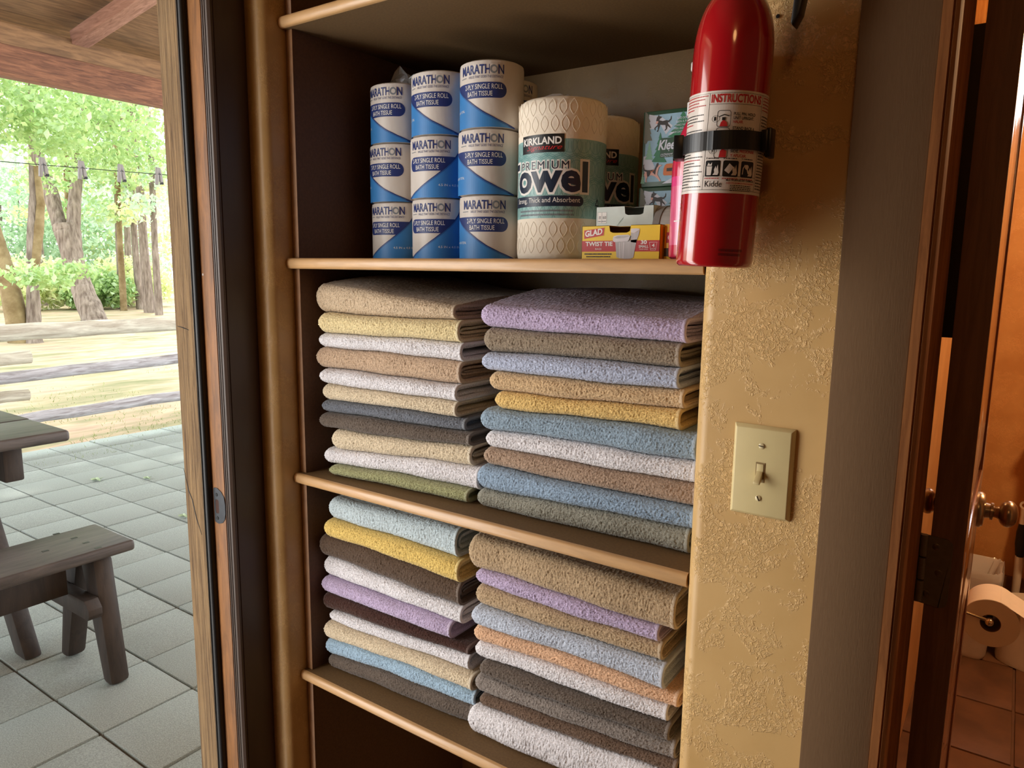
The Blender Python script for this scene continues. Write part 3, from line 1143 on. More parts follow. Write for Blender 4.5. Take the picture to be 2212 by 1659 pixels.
def tissue_art():
    p = Print()

    def q(x, y):
        return ((x - 75) * 0.087, 115 - (y - 115 + 0.1 * (x - 75)) * 0.0824)

    def pg(pts, mi, lay):
        p.poly([q(*a) for a in pts], mi, lay)
    p.rect(5, 8, 106, 108.5, 1, 0)
    pg([(185, 160), (420, 200), (640, 360), (520, 520), (400, 330), (290, 420), (195, 430)], 2, 1)
    pg([(700, 420), (1300, 300), (1300, 560), (560, 520)], 2, 1)
    pg([(105, 930), (170, 920), (270, 1000), (330, 1110), (300, 1180), (130, 1220), (105, 1100)], 2, 1)
    pg([(480, 1415), (900, 1160), (1300, 1050), (1300, 1330)], 2, 1)

    def pine(cx, top, w, h, mi, lay, n=5):
        L, R = [], []
        for k in range(n):
            a = (k + 1) / n
            L += [(cx - w * a * 0.5, top + h * a), (cx - w * a * 0.32, top + h * a + h * 0.012)]
            R += [(cx + w * a * 0.5, top + h * a), (cx + w * a * 0.32, top + h * a + h * 0.012)]
        pg([(cx, top)] + R + L[::-1], mi, lay)
    pine(215, 650, 170, 330, 4, 2)
    pine(415, 480, 290, 540, 3, 3)
    pine(830, 95, 560, 470, 3, 2)
    pine(105, 1190, 90, 240, 4, 2)
    # grey half tree on the left edge
    pg([(110, 110), (160, 150), (190, 205), (175, 215), (215, 290), (195, 300), (235, 400), (205, 410), (240, 515), (215, 520), (262, 632), (180, 640), (150, 700), (105, 680)], 5, 2)
    # name panel
    pg([(430, 590), (1300, 505), (1300, 860), (425, 945)], 0, 4)
    P0 = q(385, 800)
    p.text('Kleenex', P0[0], P0[1] - 1.0, 52, 15, 2, 6, bold=0.03, shear=0.25)
    P0 = q(500, 900)
    p.frame(P0[0] - 5, P0[1] - 1.5, P0[0] - 1.2, P0[1] + 2.4, 0.7, 2, 6)
    p.text('National', P0[0], P0[1] + 0.6, 14, 2.6, 2, 6, bold=0.02)
    p.text('Park Foundation', P0[0], P0[1] - 2.4, 26, 2.4, 2, 6)
    P0 = q(590, 810)
    p.rect(P0[0] - 1, P0[1] - 0.3, P0[0] + 1, P0[1] + 0.3, 2, 6)
    p.rect(P0[0] - 0.3, P0[1] - 1, P0[0] + 0.3, P0[1] + 1, 2, 6)
    for k, s in enumerate(['SLED DOGS HAVE', 'BEEN A PART OF', 'PARKS NATIONAL', 'PARK AND PRESERVE', 'FOR DAYS GONE BY']):
        P0 = q(720 - 16 * k, 250 + 62 * k)
        p.text(s, P0[0], P0[1], 30, 3.2, 2, 5)
    # dark running dog
    pg([(325, 275), (340, 200), (350, 215), (362, 178), (372, 165), (380, 195), (420, 200), (428, 214), (395, 235), (380, 265), (450, 280), (520, 262), (560, 270), (595, 240), (605, 180),
        (612, 200), (608, 250), (575, 295), (545, 300), (548, 330), (585, 365), (608, 405), (590, 400), (540, 360), (535, 420), (505, 455), (490, 445), (515, 415), (505, 350), (440, 350), (400, 345), (385, 400),
        (365, 475), (342, 468), (362, 440), (365, 375), (310, 410), (320, 448), (305, 445), (296, 405), (355, 350), (350, 310)], 6, 5)
    pg([(318, 330), (330, 285), (362, 280), (372, 300), (350, 330)], 7, 6)
    # pale running dog
    pg([(95, 1150), (108, 1090), (130, 1070), (120, 1110), (130, 1160), (180, 1185), (250, 1175), (330, 1160), (350, 1110), (372, 1045), (380, 1075), (398, 1038), (408, 1078), (465, 1072), (470, 1085), (420, 1115), (400, 1180),
        (390, 1250), (430, 1310), (465, 1370), (440, 1378), (400, 1330), (340, 1285), (270, 1270), (200, 1300), (180, 1350), (190, 1405), (165, 1400), (160, 1330), (130, 1270), (150, 1210)], 7, 5)
    pg([(100, 1150), (110, 1090), (130, 1072), (122, 1120), (140, 1170), (200, 1180), (330, 1165), (352, 1110), (374, 1045), (400, 1040), (405, 1090), (375, 1130), (360, 1180), (350, 1260), (280, 1200), (230, 1290), (195, 1300), (180, 1210), (130, 1200)], 6, 6)
    pg([(240, 1175), (275, 1200), (330, 1160), (322, 1180), (280, 1212), (250, 1250), (262, 1205)], 8, 7)
    # orange camper
    pg([(505, 1150), (525, 1080), (560, 1050), (900, 1010), (900, 1240), (520, 1265), (500, 1240)], 8, 5)
    pg([(565, 1128), (700, 1115), (700, 1175), (565, 1188)], 6, 6)
    return p


tb = thing('tissue_box', (0, 0, 0), '', 'tissue box', 'tissue boxes stacked on the shelf')
bm = bmesh.new()
box(bm, (0, 0, 0.0003), (0.110, 0.110, 0.1148), 0.0015)
mesh_obj('carton', bm, M_dkgreen, tb, local=True)
tissue_art().build('printed_panel', [M_dkgreen, M_sky, M_snow, M_pine, M_pine2, M_pine3, M_dog, M_pink, M_orange], on_front(0, 0, 0), tb)
tb.location = (-0.512, 1.092, Z2 + 0.1152)
tb['label'] = 'green tissue box with dogs and pines, upper one of two, behind the extinguisher'
tb2 = dup(tb, (-0.5145, 1.090, Z2), 0, 'green tissue box with dogs and pines, lower one of two, under the other')

# ------------------------------------------------------------------ trash bag boxes
M_mint = mat('pale_mint_card', (206, 218, 212), 0.5, var=0.06, vscale=60)
M_grey = mat('grey_plastic_bags', (182, 178, 172), 0.4, var=0.12, vscale=50, stretch=(1, 8, 8))
M_dkteal = mat('dark_teal_card', (40, 62, 70), 0.6)


def carton(name, parent, x0, y0, x1, y1, z0, z1, n0, n1, nz, m, minside, tear=0.0):
    """open-topped carton with a notch torn in its front between n0 and n1 down to nz"""
    bm = bmesh.new()
    t = 0.0006
    pts = [(x0, z0), (x1, z0), (x1, z1), (n1, z1), (n1 - 0.0015, nz + 0.002), (n1 - 0.006, nz), (n0 + 0.006, nz), (n0 + 0.0015, nz + 0.002), (n0, z1), (x0, z1)]
    prism(bm, pts, 'y', y0, y0 + t)
    box(bm, (x0, y1 - t, z0), (x1, y1, z1))
    box(bm, (x0, y0, z0), (x0 + t, y1, z1))
    box(bm, (x1 - t, y0, z0), (x1, y1, z1))
    box(bm, (x0, y0, z0), (x1, y1, z0 + t))
    prism(bm, [(x0, y0), (n0, y0), (n0 + 0.003, (y0 + y1) / 2), (n1 - 0.003, (y0 + y1) / 2), (n1, y0), (x1, y0), (x1, y1), (x0, y1)], 'z', z1 - t, z1)
    return mesh_obj(name, bm, m, parent, smooth=20)


mb = thing('trash_bag_box', (-0.46, 1.02, Z2), 'pale mint trash bag box torn open at its top, behind the yellow box', 'trash bag box')
x0, y0, z0, z1 = -0.541, 1.000, Z2 + 0.0003, 1.4955
carton('carton', mb, x0, y0, -0.447, 1.052, z0, z1, -0.494, -0.462, 1.482, M_mint, None)
bm = bmesh.new()
lathe(bm, [(0.006, 0), (0.0235, 0), (0.0245, 0.004), (0.0245, 0.086), (0.0235, 0.09), (0.006, 0.09)], 32, M=Matrix.Translation((-0.539, 1.026, 1.4535)) @ Matrix.Rotation(math.pi / 2, 4, 'Y'))
mesh_obj('bag_roll', bm, M_grey, mb)
p = Print()
p.frame(2.8, 55, 10, 71, 0.25, 0, 1)
p.frame(10, 55, 18, 71, 0.25, 0, 1)
p.rect(3.0, 55.2, 9.8, 70.8, 1, 0)
p.rect(10.2, 55.2, 17.8, 70.8, 1, 0)
p.text('8', 5.0, 61, 3.2, 4.5, 0, 2)
p.text('60', 11.5, 61, 5.4, 4.5, 0, 2)
p.greek(3.4, 9.4, 57, 1.2, 0, 2, 1)
p.greek(10.6, 17.4, 57, 1.2, 0, 2, 2)
for k in range(9):
    p.line([(20 + 2.2 * k, 30 + 3 * k), (46, 30 + 6 * k if 30 + 6 * k < 62 else 62)], 0.5, 2, 0)
p.build('printed_panel', [M_greyp, M_white, mat('mint_stripe_print', (186, 208, 202), 0.5)], on_front(x0 + 0.46 + 0.0, y0 - 1.02, 0.0003), mb)
# loose grey roll leaning out of the pale box
gr = thing('bag_roll', (-0.416, 1.03, Z2), 'loose grey roll of plastic bags beside the pale mint box', 'bag roll')
bm = bmesh.new()
lathe(bm, [(0.006, 0), (0.034, 0), (0.036, 0.003), (0.036, 0.088), (0.034, 0.091), (0.006, 0.091)], 40, M=Matrix.Translation((-0.4445, 1.028, Z2 + 0.0425)) @ Matrix.Rotation(math.pi / 2, 4, 'Y'))
mesh_obj('rolled_bags', bm, M_grey, gr)
bm = bmesh.new()
lathe(bm, [(0.0365, 0.0), (0.0372, 0.0), (0.0372, 0.010), (0.0365, 0.010)], 40, M=Matrix.Translation((-0.4450, 1.028, Z2 + 0.0425)) @ Matrix.Rotation(math.pi / 2, 4, 'Y'), closed=True)
bm2 = bm
mesh_obj('loose_flap', bm2, mat('grey_plastic_shade', (150, 148, 144), 0.4), gr)

M_yel = mat('yellow_card', (238, 198, 30), 0.42, var=0.03)
M_redc = mat('red_card_print', (186, 32, 38), 0.42, var=0.04)
M_can = mat('silver_can_print', (190, 186, 186), 0.4, var=0.08, vscale=30, stretch=(6, 1, 0.3))
M_can2 = mat('pale_can_print', (218, 212, 214), 0.4, var=0.06, vscale=60)
M_brnp = mat('brown_small_print', (70, 56, 16), 0.5)
gx, gy = -0.5245, 0.929
gb = thing('twist_tie_bag_box', (gx, gy, Z2), 'yellow and red trash bag box torn open at its top, front of the shelf', 'trash bag box')
carton('carton', gb, gx, gy, gx + 0.120, gy + 0.048, Z2 + 0.0003, Z2 + 0.0468, gx + 0.043, gx + 0.0765, Z2 + 0.0365, M_yel, None)
bm = bmesh.new()
lathe(bm, [(0.004, 0), (0.0185, 0), (0.0185, 0.112), (0.004, 0.112)], 28, M=Matrix.Translation((gx + 0.004, gy + 0.024, Z2 + 0.0195)) @ Matrix.Rotation(math.pi / 2, 4, 'Y'))
mesh_obj('bag_roll', bm, M_grey, gb)


def gq(x, y):
    return ((x - 200) * 0.0743, 46.5 - (y - 590 + 0.03 * (x - 200)) * 0.0628)


p = Print()
p.rect(0.3, 10.5, 119.6, 25.5, 0, 0)
p.poly([gq(*a) for a in [(240, 680), (690, 612), (676, 800), (245, 885)]], 2, 1)
p.poly([gq(*a) for a in [(248, 688), (682, 622), (668, 792), (252, 876)]], 0, 2)
a0 = gq(270, 838)
P_, F_ = text_tris('GLAD', a0[0], a0[1], 27.5, 8.6, bold=0.035)
sl = 0.135
p.items.append(('m', [(u, v + (u - a0[0]) * sl) for u, v in P_], F_, 1, 3))
a0 = gq(285, 1058)
p.text('TWIST TIE', a0[0], a0[1] + 1.2, 43, 6.2, 1, 3, bold=0.03)
a0 = gq(500, 1125)
p.text('BAGS', a0[0], a0[1] + 0.6, 9.6, 2.5, 1, 3)
a0 = gq(1440, 1005)
p.text('30', a0[0], a0[1] + 2.2, 9, 5.4, 1, 3, bold=0.03)
p.text('SMALL', a0[0] - 2.8, a0[1] - 2.6, 14.4, 3.6, 1, 3, bold=0.02)
p.text('TRASH BAGS', a0[0] - 2.2, a0[1] - 5.4, 13.2, 1.7, 1, 3)
u0 = 105
p.line([(u0, 22.8), (u0 + 11, 22.8), (u0 + 9, 12.2), (u0 + 2, 12.2), (u0, 22.8)], 0.45, 1, 3)
p.text('4', u0 + 3.6, 16.4, 4, 4.6, 1, 3, bold=0.02)
p.text('GALLON', u0 + 2.4, 13.6, 6.4, 1.5, 1, 3)
p.greek(5, 49, 6.2, 1.9, 5, 2, 3)
p.greek(8, 47, 2.6, 1.7, 5, 2, 4)
# waste bin picture, its upper part shifted where the tear runs
p.poly([gq(*a) for a in [(920, 930), (1360, 870), (1300, 1260), (1250, 1285), (1130, 1295), (1010, 1285), (955, 1260)]], 3, 4)
p.poly([gq(*a) for a in [(1232, 800), (1390, 780), (1345, 940), (1240, 930)]], 3, 4)
p.poly([gq(*a) for a in [(1232, 720), (1300, 735), (1415, 655), (1405, 640), (1340, 632), (1236, 640)]], 4, 5)
p.poly([gq(*a) for a in [(1232, 725), (1300, 738), (1410, 668), (1392, 790), (1236, 815)]], 3, 5)
p.poly([gq(*a) for a in [(870, 850), (880, 810), (960, 785), (1180, 770), (1225, 790), (1220, 850), (1190, 905), (900, 935), (872, 915)]], 4, 6)
p.poly([gq(*a) for a in [(885, 845), (960, 800), (1180, 785), (1215, 800), (1100, 845), (950, 858)]], 3, 7)
p.poly([gq(*a) for a in [(1225, 790), (1245, 800), (1230, 860), (1200, 910), (1170, 918), (1195, 890)]], 5, 7)
p.line([gq(1010, 940), gq(1022, 1280)], 1.2, 4, 6)
p.line([gq(1100, 935), gq(1092, 1285)], 1.6, 4, 6)
p.build('printed_panel', [M_redc, M_white, M_yel, M_can, M_can2, M_brnp], on_front(0, 0, 0.0003), gb, gap=0.08)
# second yellow box lying behind it, end on
gb2 = thing('yellow_bag_box', (-0.40, 0.945, Z2), 'second yellow trash bag box seen end on, right of the first', 'trash bag box')
bm = bmesh.new()
box(bm, (-0.4015, 0.936, Z2 + 0.0003), (-0.352 - 0.03, 1.0, Z2 + 0.047), 0.0008)
mesh_obj('carton', bm, M_yel, gb2)
p = Print()
p.rect(3, 22, 18, 36, 0, 0)
p.text('G', 5, 25, 7, 8, 1, 1, bold=0.03)
p.rect(0.5, 4, 19, 15, 2, 0)
p.build('printed_panel', [M_redc, M_white, M_brnp], on_front(-0.0015, -0.009, 0.0003), gb2)

# ------------------------------------------------------------------ spray bottle behind the extinguisher
M_rose = mat('rose_red_sleeve', (206, 40, 74), 0.18, var=0.05, coat=0.6)
M_lid = mat('white_plastic', (226, 222, 220), 0.4, var=0.03)
BX, BY = -0.3565, 0.927
sb = thing('spray_bottle', (BX, BY, Z2), 'rose red plastic bottle with a white nozzle, half behind the fire extinguisher', 'bottle')
bm = bmesh.new()
lathe(bm, [(0, 0.0004), (0.028, 0.0004), (0.0315, 0.003), (0.032, 0.007), (0.032, 0.110), (0.0315, 0.122), (0.0295, 0.138), (0.0250, 0.154), (0.0190, 0.168), (0.0150, 0.176), (0.0140, 0.182), (0, 0.182)], 56,
      M=Matrix.Translation((BX, BY, Z2)))
mesh_obj('bottle_body', bm, M_rose, sb)
bm = bmesh.new()
lathe(bm, [(0, 0.180), (0.0165, 0.180), (0.0165, 0.196), (0.0105, 0.200), (0.009, 0.214), (0, 0.215)], 40, M=Matrix.Translation((BX, BY, Z2)))
prism(bm, [(0.935, 1.628), (0.935, 1.652), (0.915, 1.660), (0.902, 1.656), (0.902, 1.646), (0.917, 1.640), (0.919, 1.628)], 'x', BX - 0.006, BX + 0.012, bev=0.002)
mesh_obj('spray_head', bm, M_lid, sb)
p = Print()
p.rect(-42, 18, 42, 96, 0, 0)
p.rect(-42, 92, 42, 104, 1, 1)
for k in range(5):
    p.greek(-20, 20, 80 - k * 5, 2.0, 2, 2, seed=40 + k)
p.line([(-30, 48), (30, 48)], 1.6, 2, 2)
for k in range(3):
    p.greek(-18, 18, 40 - k * 4, 1.6, 2, 2, seed=60 + k)
o = p.build('printed_sleeve', [mat('pink_sleeve_print', (226, 96, 134), 0.2, coat=0.6), mat('magenta_print', (226, 60, 128), 0.25, coat=0.5), M_white], on_cylinder(32.0), sb, step=3)
o.rotation_euler = (0, 0, facing(BX, BY, 0))

# ------------------------------------------------------------------ fire extinguisher
M_red = mat('red_enamel', (178, 22, 30), 0.14, var=0.02, coat=0.9)
M_blk = mat('black_plastic', (24, 24, 23), 0.35, var=0.08, vscale=80)
ER = 41.4
ex = thing('fire_extinguisher', (-0.2862, 0.807, 1.4060), 'red fire extinguisher with instruction label, strapped to the wall by the shelves', 'fire extinguisher')
R = ER / 1000
bm = bmesh.new()
prof = [(0, 0.004), (0.030, 0.004), (0.033, 0.0008), (R - 0.003, 0.0), (R - 0.0006, 0.002), (R, 0.006), (R, 0.07), (R, 0.15), (R, 0.222)]
prof += [(R - 0.0245 * (1 - math.cos(a)), 0.222 + 0.062 * math.sin(a)) for a in np.linspace(0, math.pi / 2, 12)[1:]]
prof += [(0.0155, 0.288), (0.0150, 0.300), (0, 0.300)]
lathe(bm, prof, 96)
mesh_obj('cylinder', bm, M_red, ex, smooth=50, local=True)
bm = bmesh.new()
lathe(bm, [(0, 0.296), (0.0165, 0.296), (0.0165, 0.312), (0.013, 0.315), (0.013, 0.345), (0, 0.345)], 32)
box(bm, (-0.030, -0.009, 0.312), (0.012, 0.009, 0.330), 0.002)
mesh_obj('valve', bm, M_blk, ex, local=True)
bm = bmesh.new()
lathe(bm, [(0, 0), (0.014, 0), (0.014, 0.008), (0, 0.009)], 28, M=Matrix.Translation((-0.004, -0.010, 0.325)) @ Matrix.Rotation(math.pi / 2, 4, 'X'))
mesh_obj('pressure_gauge', bm, mat('gauge_face', (220, 220, 210), 0.3), ex, local=True)
bm = bmesh.new()                                   # carrying handle that runs out to the right and hooks down
hp = [(0.010, 0.336), (0.040, 0.340), (0.060, 0.326), (0.0690, 0.300), (0.0698, 0.275), (0.0672, 0.255), (0.0612, 0.243), (0.0592, 0.247), (0.0602, 0.270), (0.0575, 0.296), (0.048, 0.316), (0.010, 0.322)]
prism(bm, hp, 'y', -0.010, 0.010, bev=0.0015)
mesh_obj('carry_handle', bm, M_blk, ex, local=True)
bm = bmesh.new()
prism(bm, [(0.010, 0.346), (0.012, 0.356), (0.062, 0.372), (0.064, 0.366), (0.02, 0.346)], 'y', -0.008, 0.008, bev=0.001)
mesh_obj('trigger_lever', bm, M_blk, ex, local=True)
p = Print()
LB, LT = 77.0, 179.5
p.rect(-64, LB, 64, LT, 0, 0)
ba, bb, bc = -19.5, 39.0, 62.0
K, RD = 1, 2
for u in (ba, bb):
    p.rect(u, LB + 3, u + 0.35, LT - 2.5, K, 1)
p.rect(-64, LT - 2.5, 64, LT - 2.2, K, 1)
p.rect(-64, LB + 3.0, 64, LB + 3.35, K, 1)
p.rect(ba, LB + 17, bb, LB + 17.35, K, 1)
p.rect(ba, LT - 13.6, bb, LT - 13.25, K, 1)
p.text('INSTRUCTIONS', ba + 2, LT - 12, 54.5, 8.6, RD, 2, bold=0.03)


def icon(u0, v0, w, h, kind, n):
    r = 2.4
    pts = []
    for cx, cy, a0 in ((u0 + w - r, v0 + h - r, 0), (u0 + r, v0 + h - r, 90), (u0 + r, v0 + r, 180), (u0 + w - r, v0 + r, 270)):
        pts += [(cx + r * math.cos(math.radians(a0 + k * 22.5)), cy + r * math.sin(math.radians(a0 + k * 22.5))) for k in range(5)]
    p.line(pts + [pts[0]], 0.5, K, 2)
    p.ring(u0 - 1.5, v0 + h / 2, 3.9, 0.35, K, 1, rv=3.2)
    p.text(n, u0 - 3.2, v0 + h / 2 - 1.9, 1.8, 3.8, K, 3, bold=0.02)
    if kind == 1:
        p.poly([(u0 + 3, v0 + 0.4), (u0 + 11, v0 + 0.4), (u0 + 10, v0 + 4.4), (u0 + 7.5, v0 + 6.4), (u0 + 6, v0 + 6.4), (u0 + 4, v0 + 4.4)], RD, 3)
        p.rect(u0 + 5, v0 + 6.4, u0 + 8.4, v0 + 9.4, K, 3)
        p.line([(u0 + 2, v0 + 10), (u0 + 7, v0 + 12), (u0 + 12, v0 + 10.6)], 0.9, K, 4)
    elif kind == 2:
        for k in range(4):
            p.line([(u0 + 0.6, v0 + 2.5 + 2 * k), (u0 + 4.4, v0 + 4.3 + 2 * k)], 1.0, RD, 3)
        p.line([(u0 + 8, v0 + 4), (u0 + 12.6, v0 + 6.5), (u0 + 12.6, v0 + 2)], 0.8, K, 3)
    else:
        p.poly([(u0 + 5, v0 + 0.5), (u0 + 12.2, v0 + 0.5), (u0 + 12.2, v0 + 7.0), (u0 + 8, v0 + 9.0), (u0 + 6, v0 + 7)], RD, 3)


icon(-9.6, 143.5, 13.4, 16.0, 1, '1')
icon(-9.6, 127.5, 13.4, 15.0, 2, '2')
icon(-9.8, 112.5, 13.6, 14.5, 3, '3')
tx = 6.6
for s, v, w, c in (('PULL PIN. HOLD', 155.0, 24, K), ('UNIT UPRIGHT.', 151.0, 22.5, K), ('HALAR.', 147.2, 10.5, RD), ('STAND BACK 6', 141.0, 24, K), ('FEET. AIM AT BASE', 136.8, 29.5, K), ('OF FIRE.', 132.8, 12, K),
                   ('SIDE.', 118.0, 8.6, K), ('PRESIONAR', 118.0, 17.4, RD), ('Y APLICAR.', 113.6, 17.5, RD)):
    p.text(s, tx + (9.6 if s == 'PRESIONAR' else 0), v, w, 3.0, c, 2, bold=0.02)
for i, (u0, w, nm) in enumerate(((-17.6, 15.6, 'A'), (0.6, 16.0, 'B'), (19.4, 15.6, 'C'))):
    p.text(nm, u0, 112.6 - 1.2, 1.6, 2.2, K, 2, bold=0.02)
    p.greek(u0 + 2.4, u0 + 2.4 + w * 0.7, 111.6, 0.9, K, 2, seed=70 + i)
    v0, h = 93.6, 16.4
    r = 1.6
    pts = []
    for cx, cy, a0 in ((u0 + w - r, v0 + h - r, 0), (u0 + r, v0 + h - r, 90), (u0 + r, v0 + r, 180), (u0 + w - r, v0 + r, 270)):
        pts += [(cx + r * math.cos(math.radians(a0 + k * 30)), cy + r * math.sin(math.radians(a0 + k * 30))) for k in range(4)]
    p.poly(pts, K, 1)
    fl = [(0, 0), (1.6, 2.2), (1.0, 4.4), (2.6, 7.6), (3.4, 5.0), (4.6, 8.8), (5.4, 4.6), (6.0, 2.0), (5.0, 0)]
    p.poly([(u0 + w - 7.2 + a, v0 + 1.6 + b * 1.2) for a, b in fl], 0, 3)
    if i == 0:
        p.poly([(u0 + 2.0, v0 + 1.4), (u0 + 6.6, v0 + 1.4), (u0 + 7.4, v0 + 10.4), (u0 + 1.4, v0 + 10.4)], 0, 3)
        p.poly([(u0 + 2, v0 + 11), (u0 + 3.4, v0 + 14.2), (u0 + 5, v0 + 12), (u0 + 7, v0 + 14.4), (u0 + 6.8, v0 + 11)], 0, 3)
    elif i == 1:
        p.poly([(u0 + 1.6, v0 + 6.4), (u0 + 6.4, v0 + 13.6), (u0 + 11, v0 + 9.6), (u0 + 6.4, v0 + 3.0)], 0, 4)
    else:
        p.disc(u0 + 6.6, v0 + 10.6, 2.4, 0, 4)
        p.line([(u0 + 2.0, v0 + 3), (u0 + 2.4, v0 + 9), (u0 + 4.4, v0 + 12.6), (u0 + 6.4, v0 + 11)], 1.0, 0, 4)
        p.line([(u0 + 6.6, v0 + 10), (u0 + 9.4, v0 + 4.0)], 1.6, 0, 4)
    p.greek(u0, u0 + w, 91.4, 0.8, RD, 2, seed=80 + i)
p.text('Kidde', -16.6, 83.2, 17.6, 6.0, K, 2, bold=0.0)
p.text('MULTIPURPOSE DRY CHEMICAL', 5, 90.2 - 0.9, 32.5, 2.1, K, 2, bold=0.03)
p.text('AGENTE QUIMICO POLIVALENTE', 5, 87.0 - 0.6, 32, 1.7, RD, 2, bold=0.02)
for k in range(4):
    p.greek(9.5, 34, 84.6 - k * 1.7, 0.8, K, 2, seed=90 + k)
for k in range(31):
    v = LT - 5 - k * 3.05
    c = RD if k in (0, 1, 2, 3, 4, 9, 21) else K
    if k in (5, 10, 15):
        continue
    p.greek(-58, ba - 2, v, 1.0, c, 2, seed=100 + k, fill=[1, .9, .7, .95, .5][k % 5])
    p.greek(bb + 2, bc - 2, v, 1.0, c if k < 5 else K, 2, seed=200 + k, fill=[1, .9, .8][k % 3])
for k_ in range(3):
    p.greek(4, 31, 18.9 - k_ * 0.95, 0.55, 3, 1, seed=7 + k_)
    p.greek(4, 29, 14.4 - k_ * 0.95, 0.55, 3, 1, seed=17 + k_)
lab = p.build('instruction_label', [mat('label_paper', (232, 222, 212), 0.3, var=0.02, coat=0.4), M_blackp, M_redp, mat('dark_red_print', (92, 12, 16), 0.4)], on_cylinder(ER), ex, step=2.5)
lab.rotation_euler = (0, 0, facing(-0.281, 0.807, 0))
ex.rotation_euler = (0, math.radians(2.3), 0)

br = thing('extinguisher_bracket', (-0.282, 0.8625, 1.53), 'black plastic wall bracket with strap round the fire extinguisher', 'bracket')
bm = bmesh.new()
box(bm, (-0.296, 0.8505, 1.46), (-0.264, 0.8645, 1.64), 0.003)
mesh_obj('back_plate', bm, M_blk, br)
bm = bmesh.new()
R2 = R + 0.0012
cxs, cys = -0.2812, 0.807
pts_o, pts_i = [], []
for k in range(73):
    a = math.radians(95 + k * 350 / 72)
    pts_o.append((cxs + (R2 + 0.0018) * math.cos(a), cys + (R2 + 0.0018) * math.sin(a)))
    pts_i.append((cxs + R2 * math.cos(a), cys + R2 * math.sin(a)))
for k in range(72):
    prism(bm, [pts_o[k], pts_o[k + 1], pts_i[k + 1], pts_i[k]], 'z', 1.5262, 1.5452)
bmesh.ops.remove_doubles(bm, verts=bm.verts, dist=0.00001)
mesh_obj('strap', bm, M_blk, br, smooth=30)
bm = bmesh.new()
a0 = math.radians(196)
Mx = Matrix.Translation((cxs + (R + 0.004) * math.cos(a0), cys + (R + 0.004) * math.sin(a0), 1.5357)) @ Matrix.Rotation(a0, 4, 'Z')
box(bm, (-0.003, -0.0135, -0.0125), (0.008, 0.011, 0.0125), 0.0012, M=Mx)
box(bm, (0.006, -0.0045, -0.0125), (0.0095, -0.003, 0.0125), M=Mx)
mesh_obj('strap_latch', bm, M_blk, br)
bm = bmesh.new()
a0 = math.radians(-2)
Mx = Matrix.Translation((cxs + (R + 0.004) * math.cos(a0), cys + (R + 0.004) * math.sin(a0), 1.536)) @ Matrix.Rotation(a0, 4, 'Z')
box(bm, (-0.003, -0.009, -0.010), (0.004, 0.012, 0.012), 0.0012, M=Mx)
box(bm, (0.001, -0.006, -0.016), (0.0065, 0.010, 0.014), 0.0012, M=Mx)
mesh_obj('strap_hinge', bm, M_blk, br)
bm = bmesh.new()
lathe(bm, [(0, 0), (0.0016, 0), (0.0022, 0.0012), (0, 0.0016)], 14, M=Matrix.Translation((-0.249, 0.8648, 1.679)) @ Matrix.Rotation(math.pi / 2, 4, 'X'))
tag(mesh_obj('wall_screw', bm, M_black), 'tiny black screw head in the tan wall right of the extinguisher', 'screw')

# ------------------------------------------------------------------ light switch
M_ivory = mat('ivory_plastic', (222, 204, 150), 0.38, var=0.02)
ls = thing('light_switch', (-0.2325, 0.865, 1.1652), 'ivory light switch plate with one toggle on the textured tan wall', 'light switch')
bm = bmesh.new()
xa, xb, za, zb_ = -0.2685, -0.1965, 1.109, 1.2215
t = bmesh.new()
box(t, (xa, 0.8585, za), (xb, 0.8646, zb_))
for v in t.verts:
    if v.co.y < 0.86:
        v.co.x += 0.0042 if v.co.x < -0.23 else -0.0042
        v.co.z += 0.0042 if v.co.z < 1.16 else -0.0042
join(bm, t)
bmesh.ops.bevel(bm, geom=list(bm.edges), offset=0.0008, segments=2, affect='EDGES', profile=0.5)
mesh_obj('cover_plate', bm, M_ivory, ls, smooth=25)
bm = bmesh.new()
cx, cz = -0.2335, 1.1650
box(bm, (cx - 0.0052, 0.8578, cz - 0.012), (cx + 0.0052, 0.8590, cz + 0.012))
mesh_obj('toggle_slot', bm, mat('ivory_recess', (150, 124, 78), 0.6), ls)
bm = bmesh.new()
box(bm, (cx - 0.0040, 0.8572, cz + 0.0004), (cx + 0.0040, 0.8580, cz + 0.0104), 0.0003)
prism(bm, [(0.8575, cz + 0.002), (0.8460, cz - 0.0085), (0.8450, cz - 0.0105), (0.8460, cz - 0.0125), (0.8478, cz - 0.0125), (0.8575, cz - 0.0085)], 'x', cx - 0.0036, cx + 0.0036, bev=0.0006)
mesh_obj('toggle', bm, M_ivory, ls)
for z, an in ((1.1972, 8), (1.1330, 62)):
    s = bmesh.new()
    lathe(s, [(0, 0.0015), (0.0022, 0.0013), (0.0034, 0.0006), (0.0036, 0)], 20, M=Matrix.Translation((-0.2335, 0.8583, z)) @ Matrix.Rotation(math.pi / 2, 4, 'X'))
    sc = mesh_obj('screw', s, mat('ivory_screw', (236, 220, 172), 0.3), ls)
    bm = bmesh.new()
    box(bm, (-0.0032, -0.0004, -0.00045), (0.0032, 0.0004, 0.00045), M=Matrix.Translation((-0.2335, 0.8569, z)) @ Matrix.Rotation(math.radians(an), 4, 'Y'))
    mesh_obj('screw_slot', bm, mat('dark_slot', (60, 44, 22), 0.8), sc)

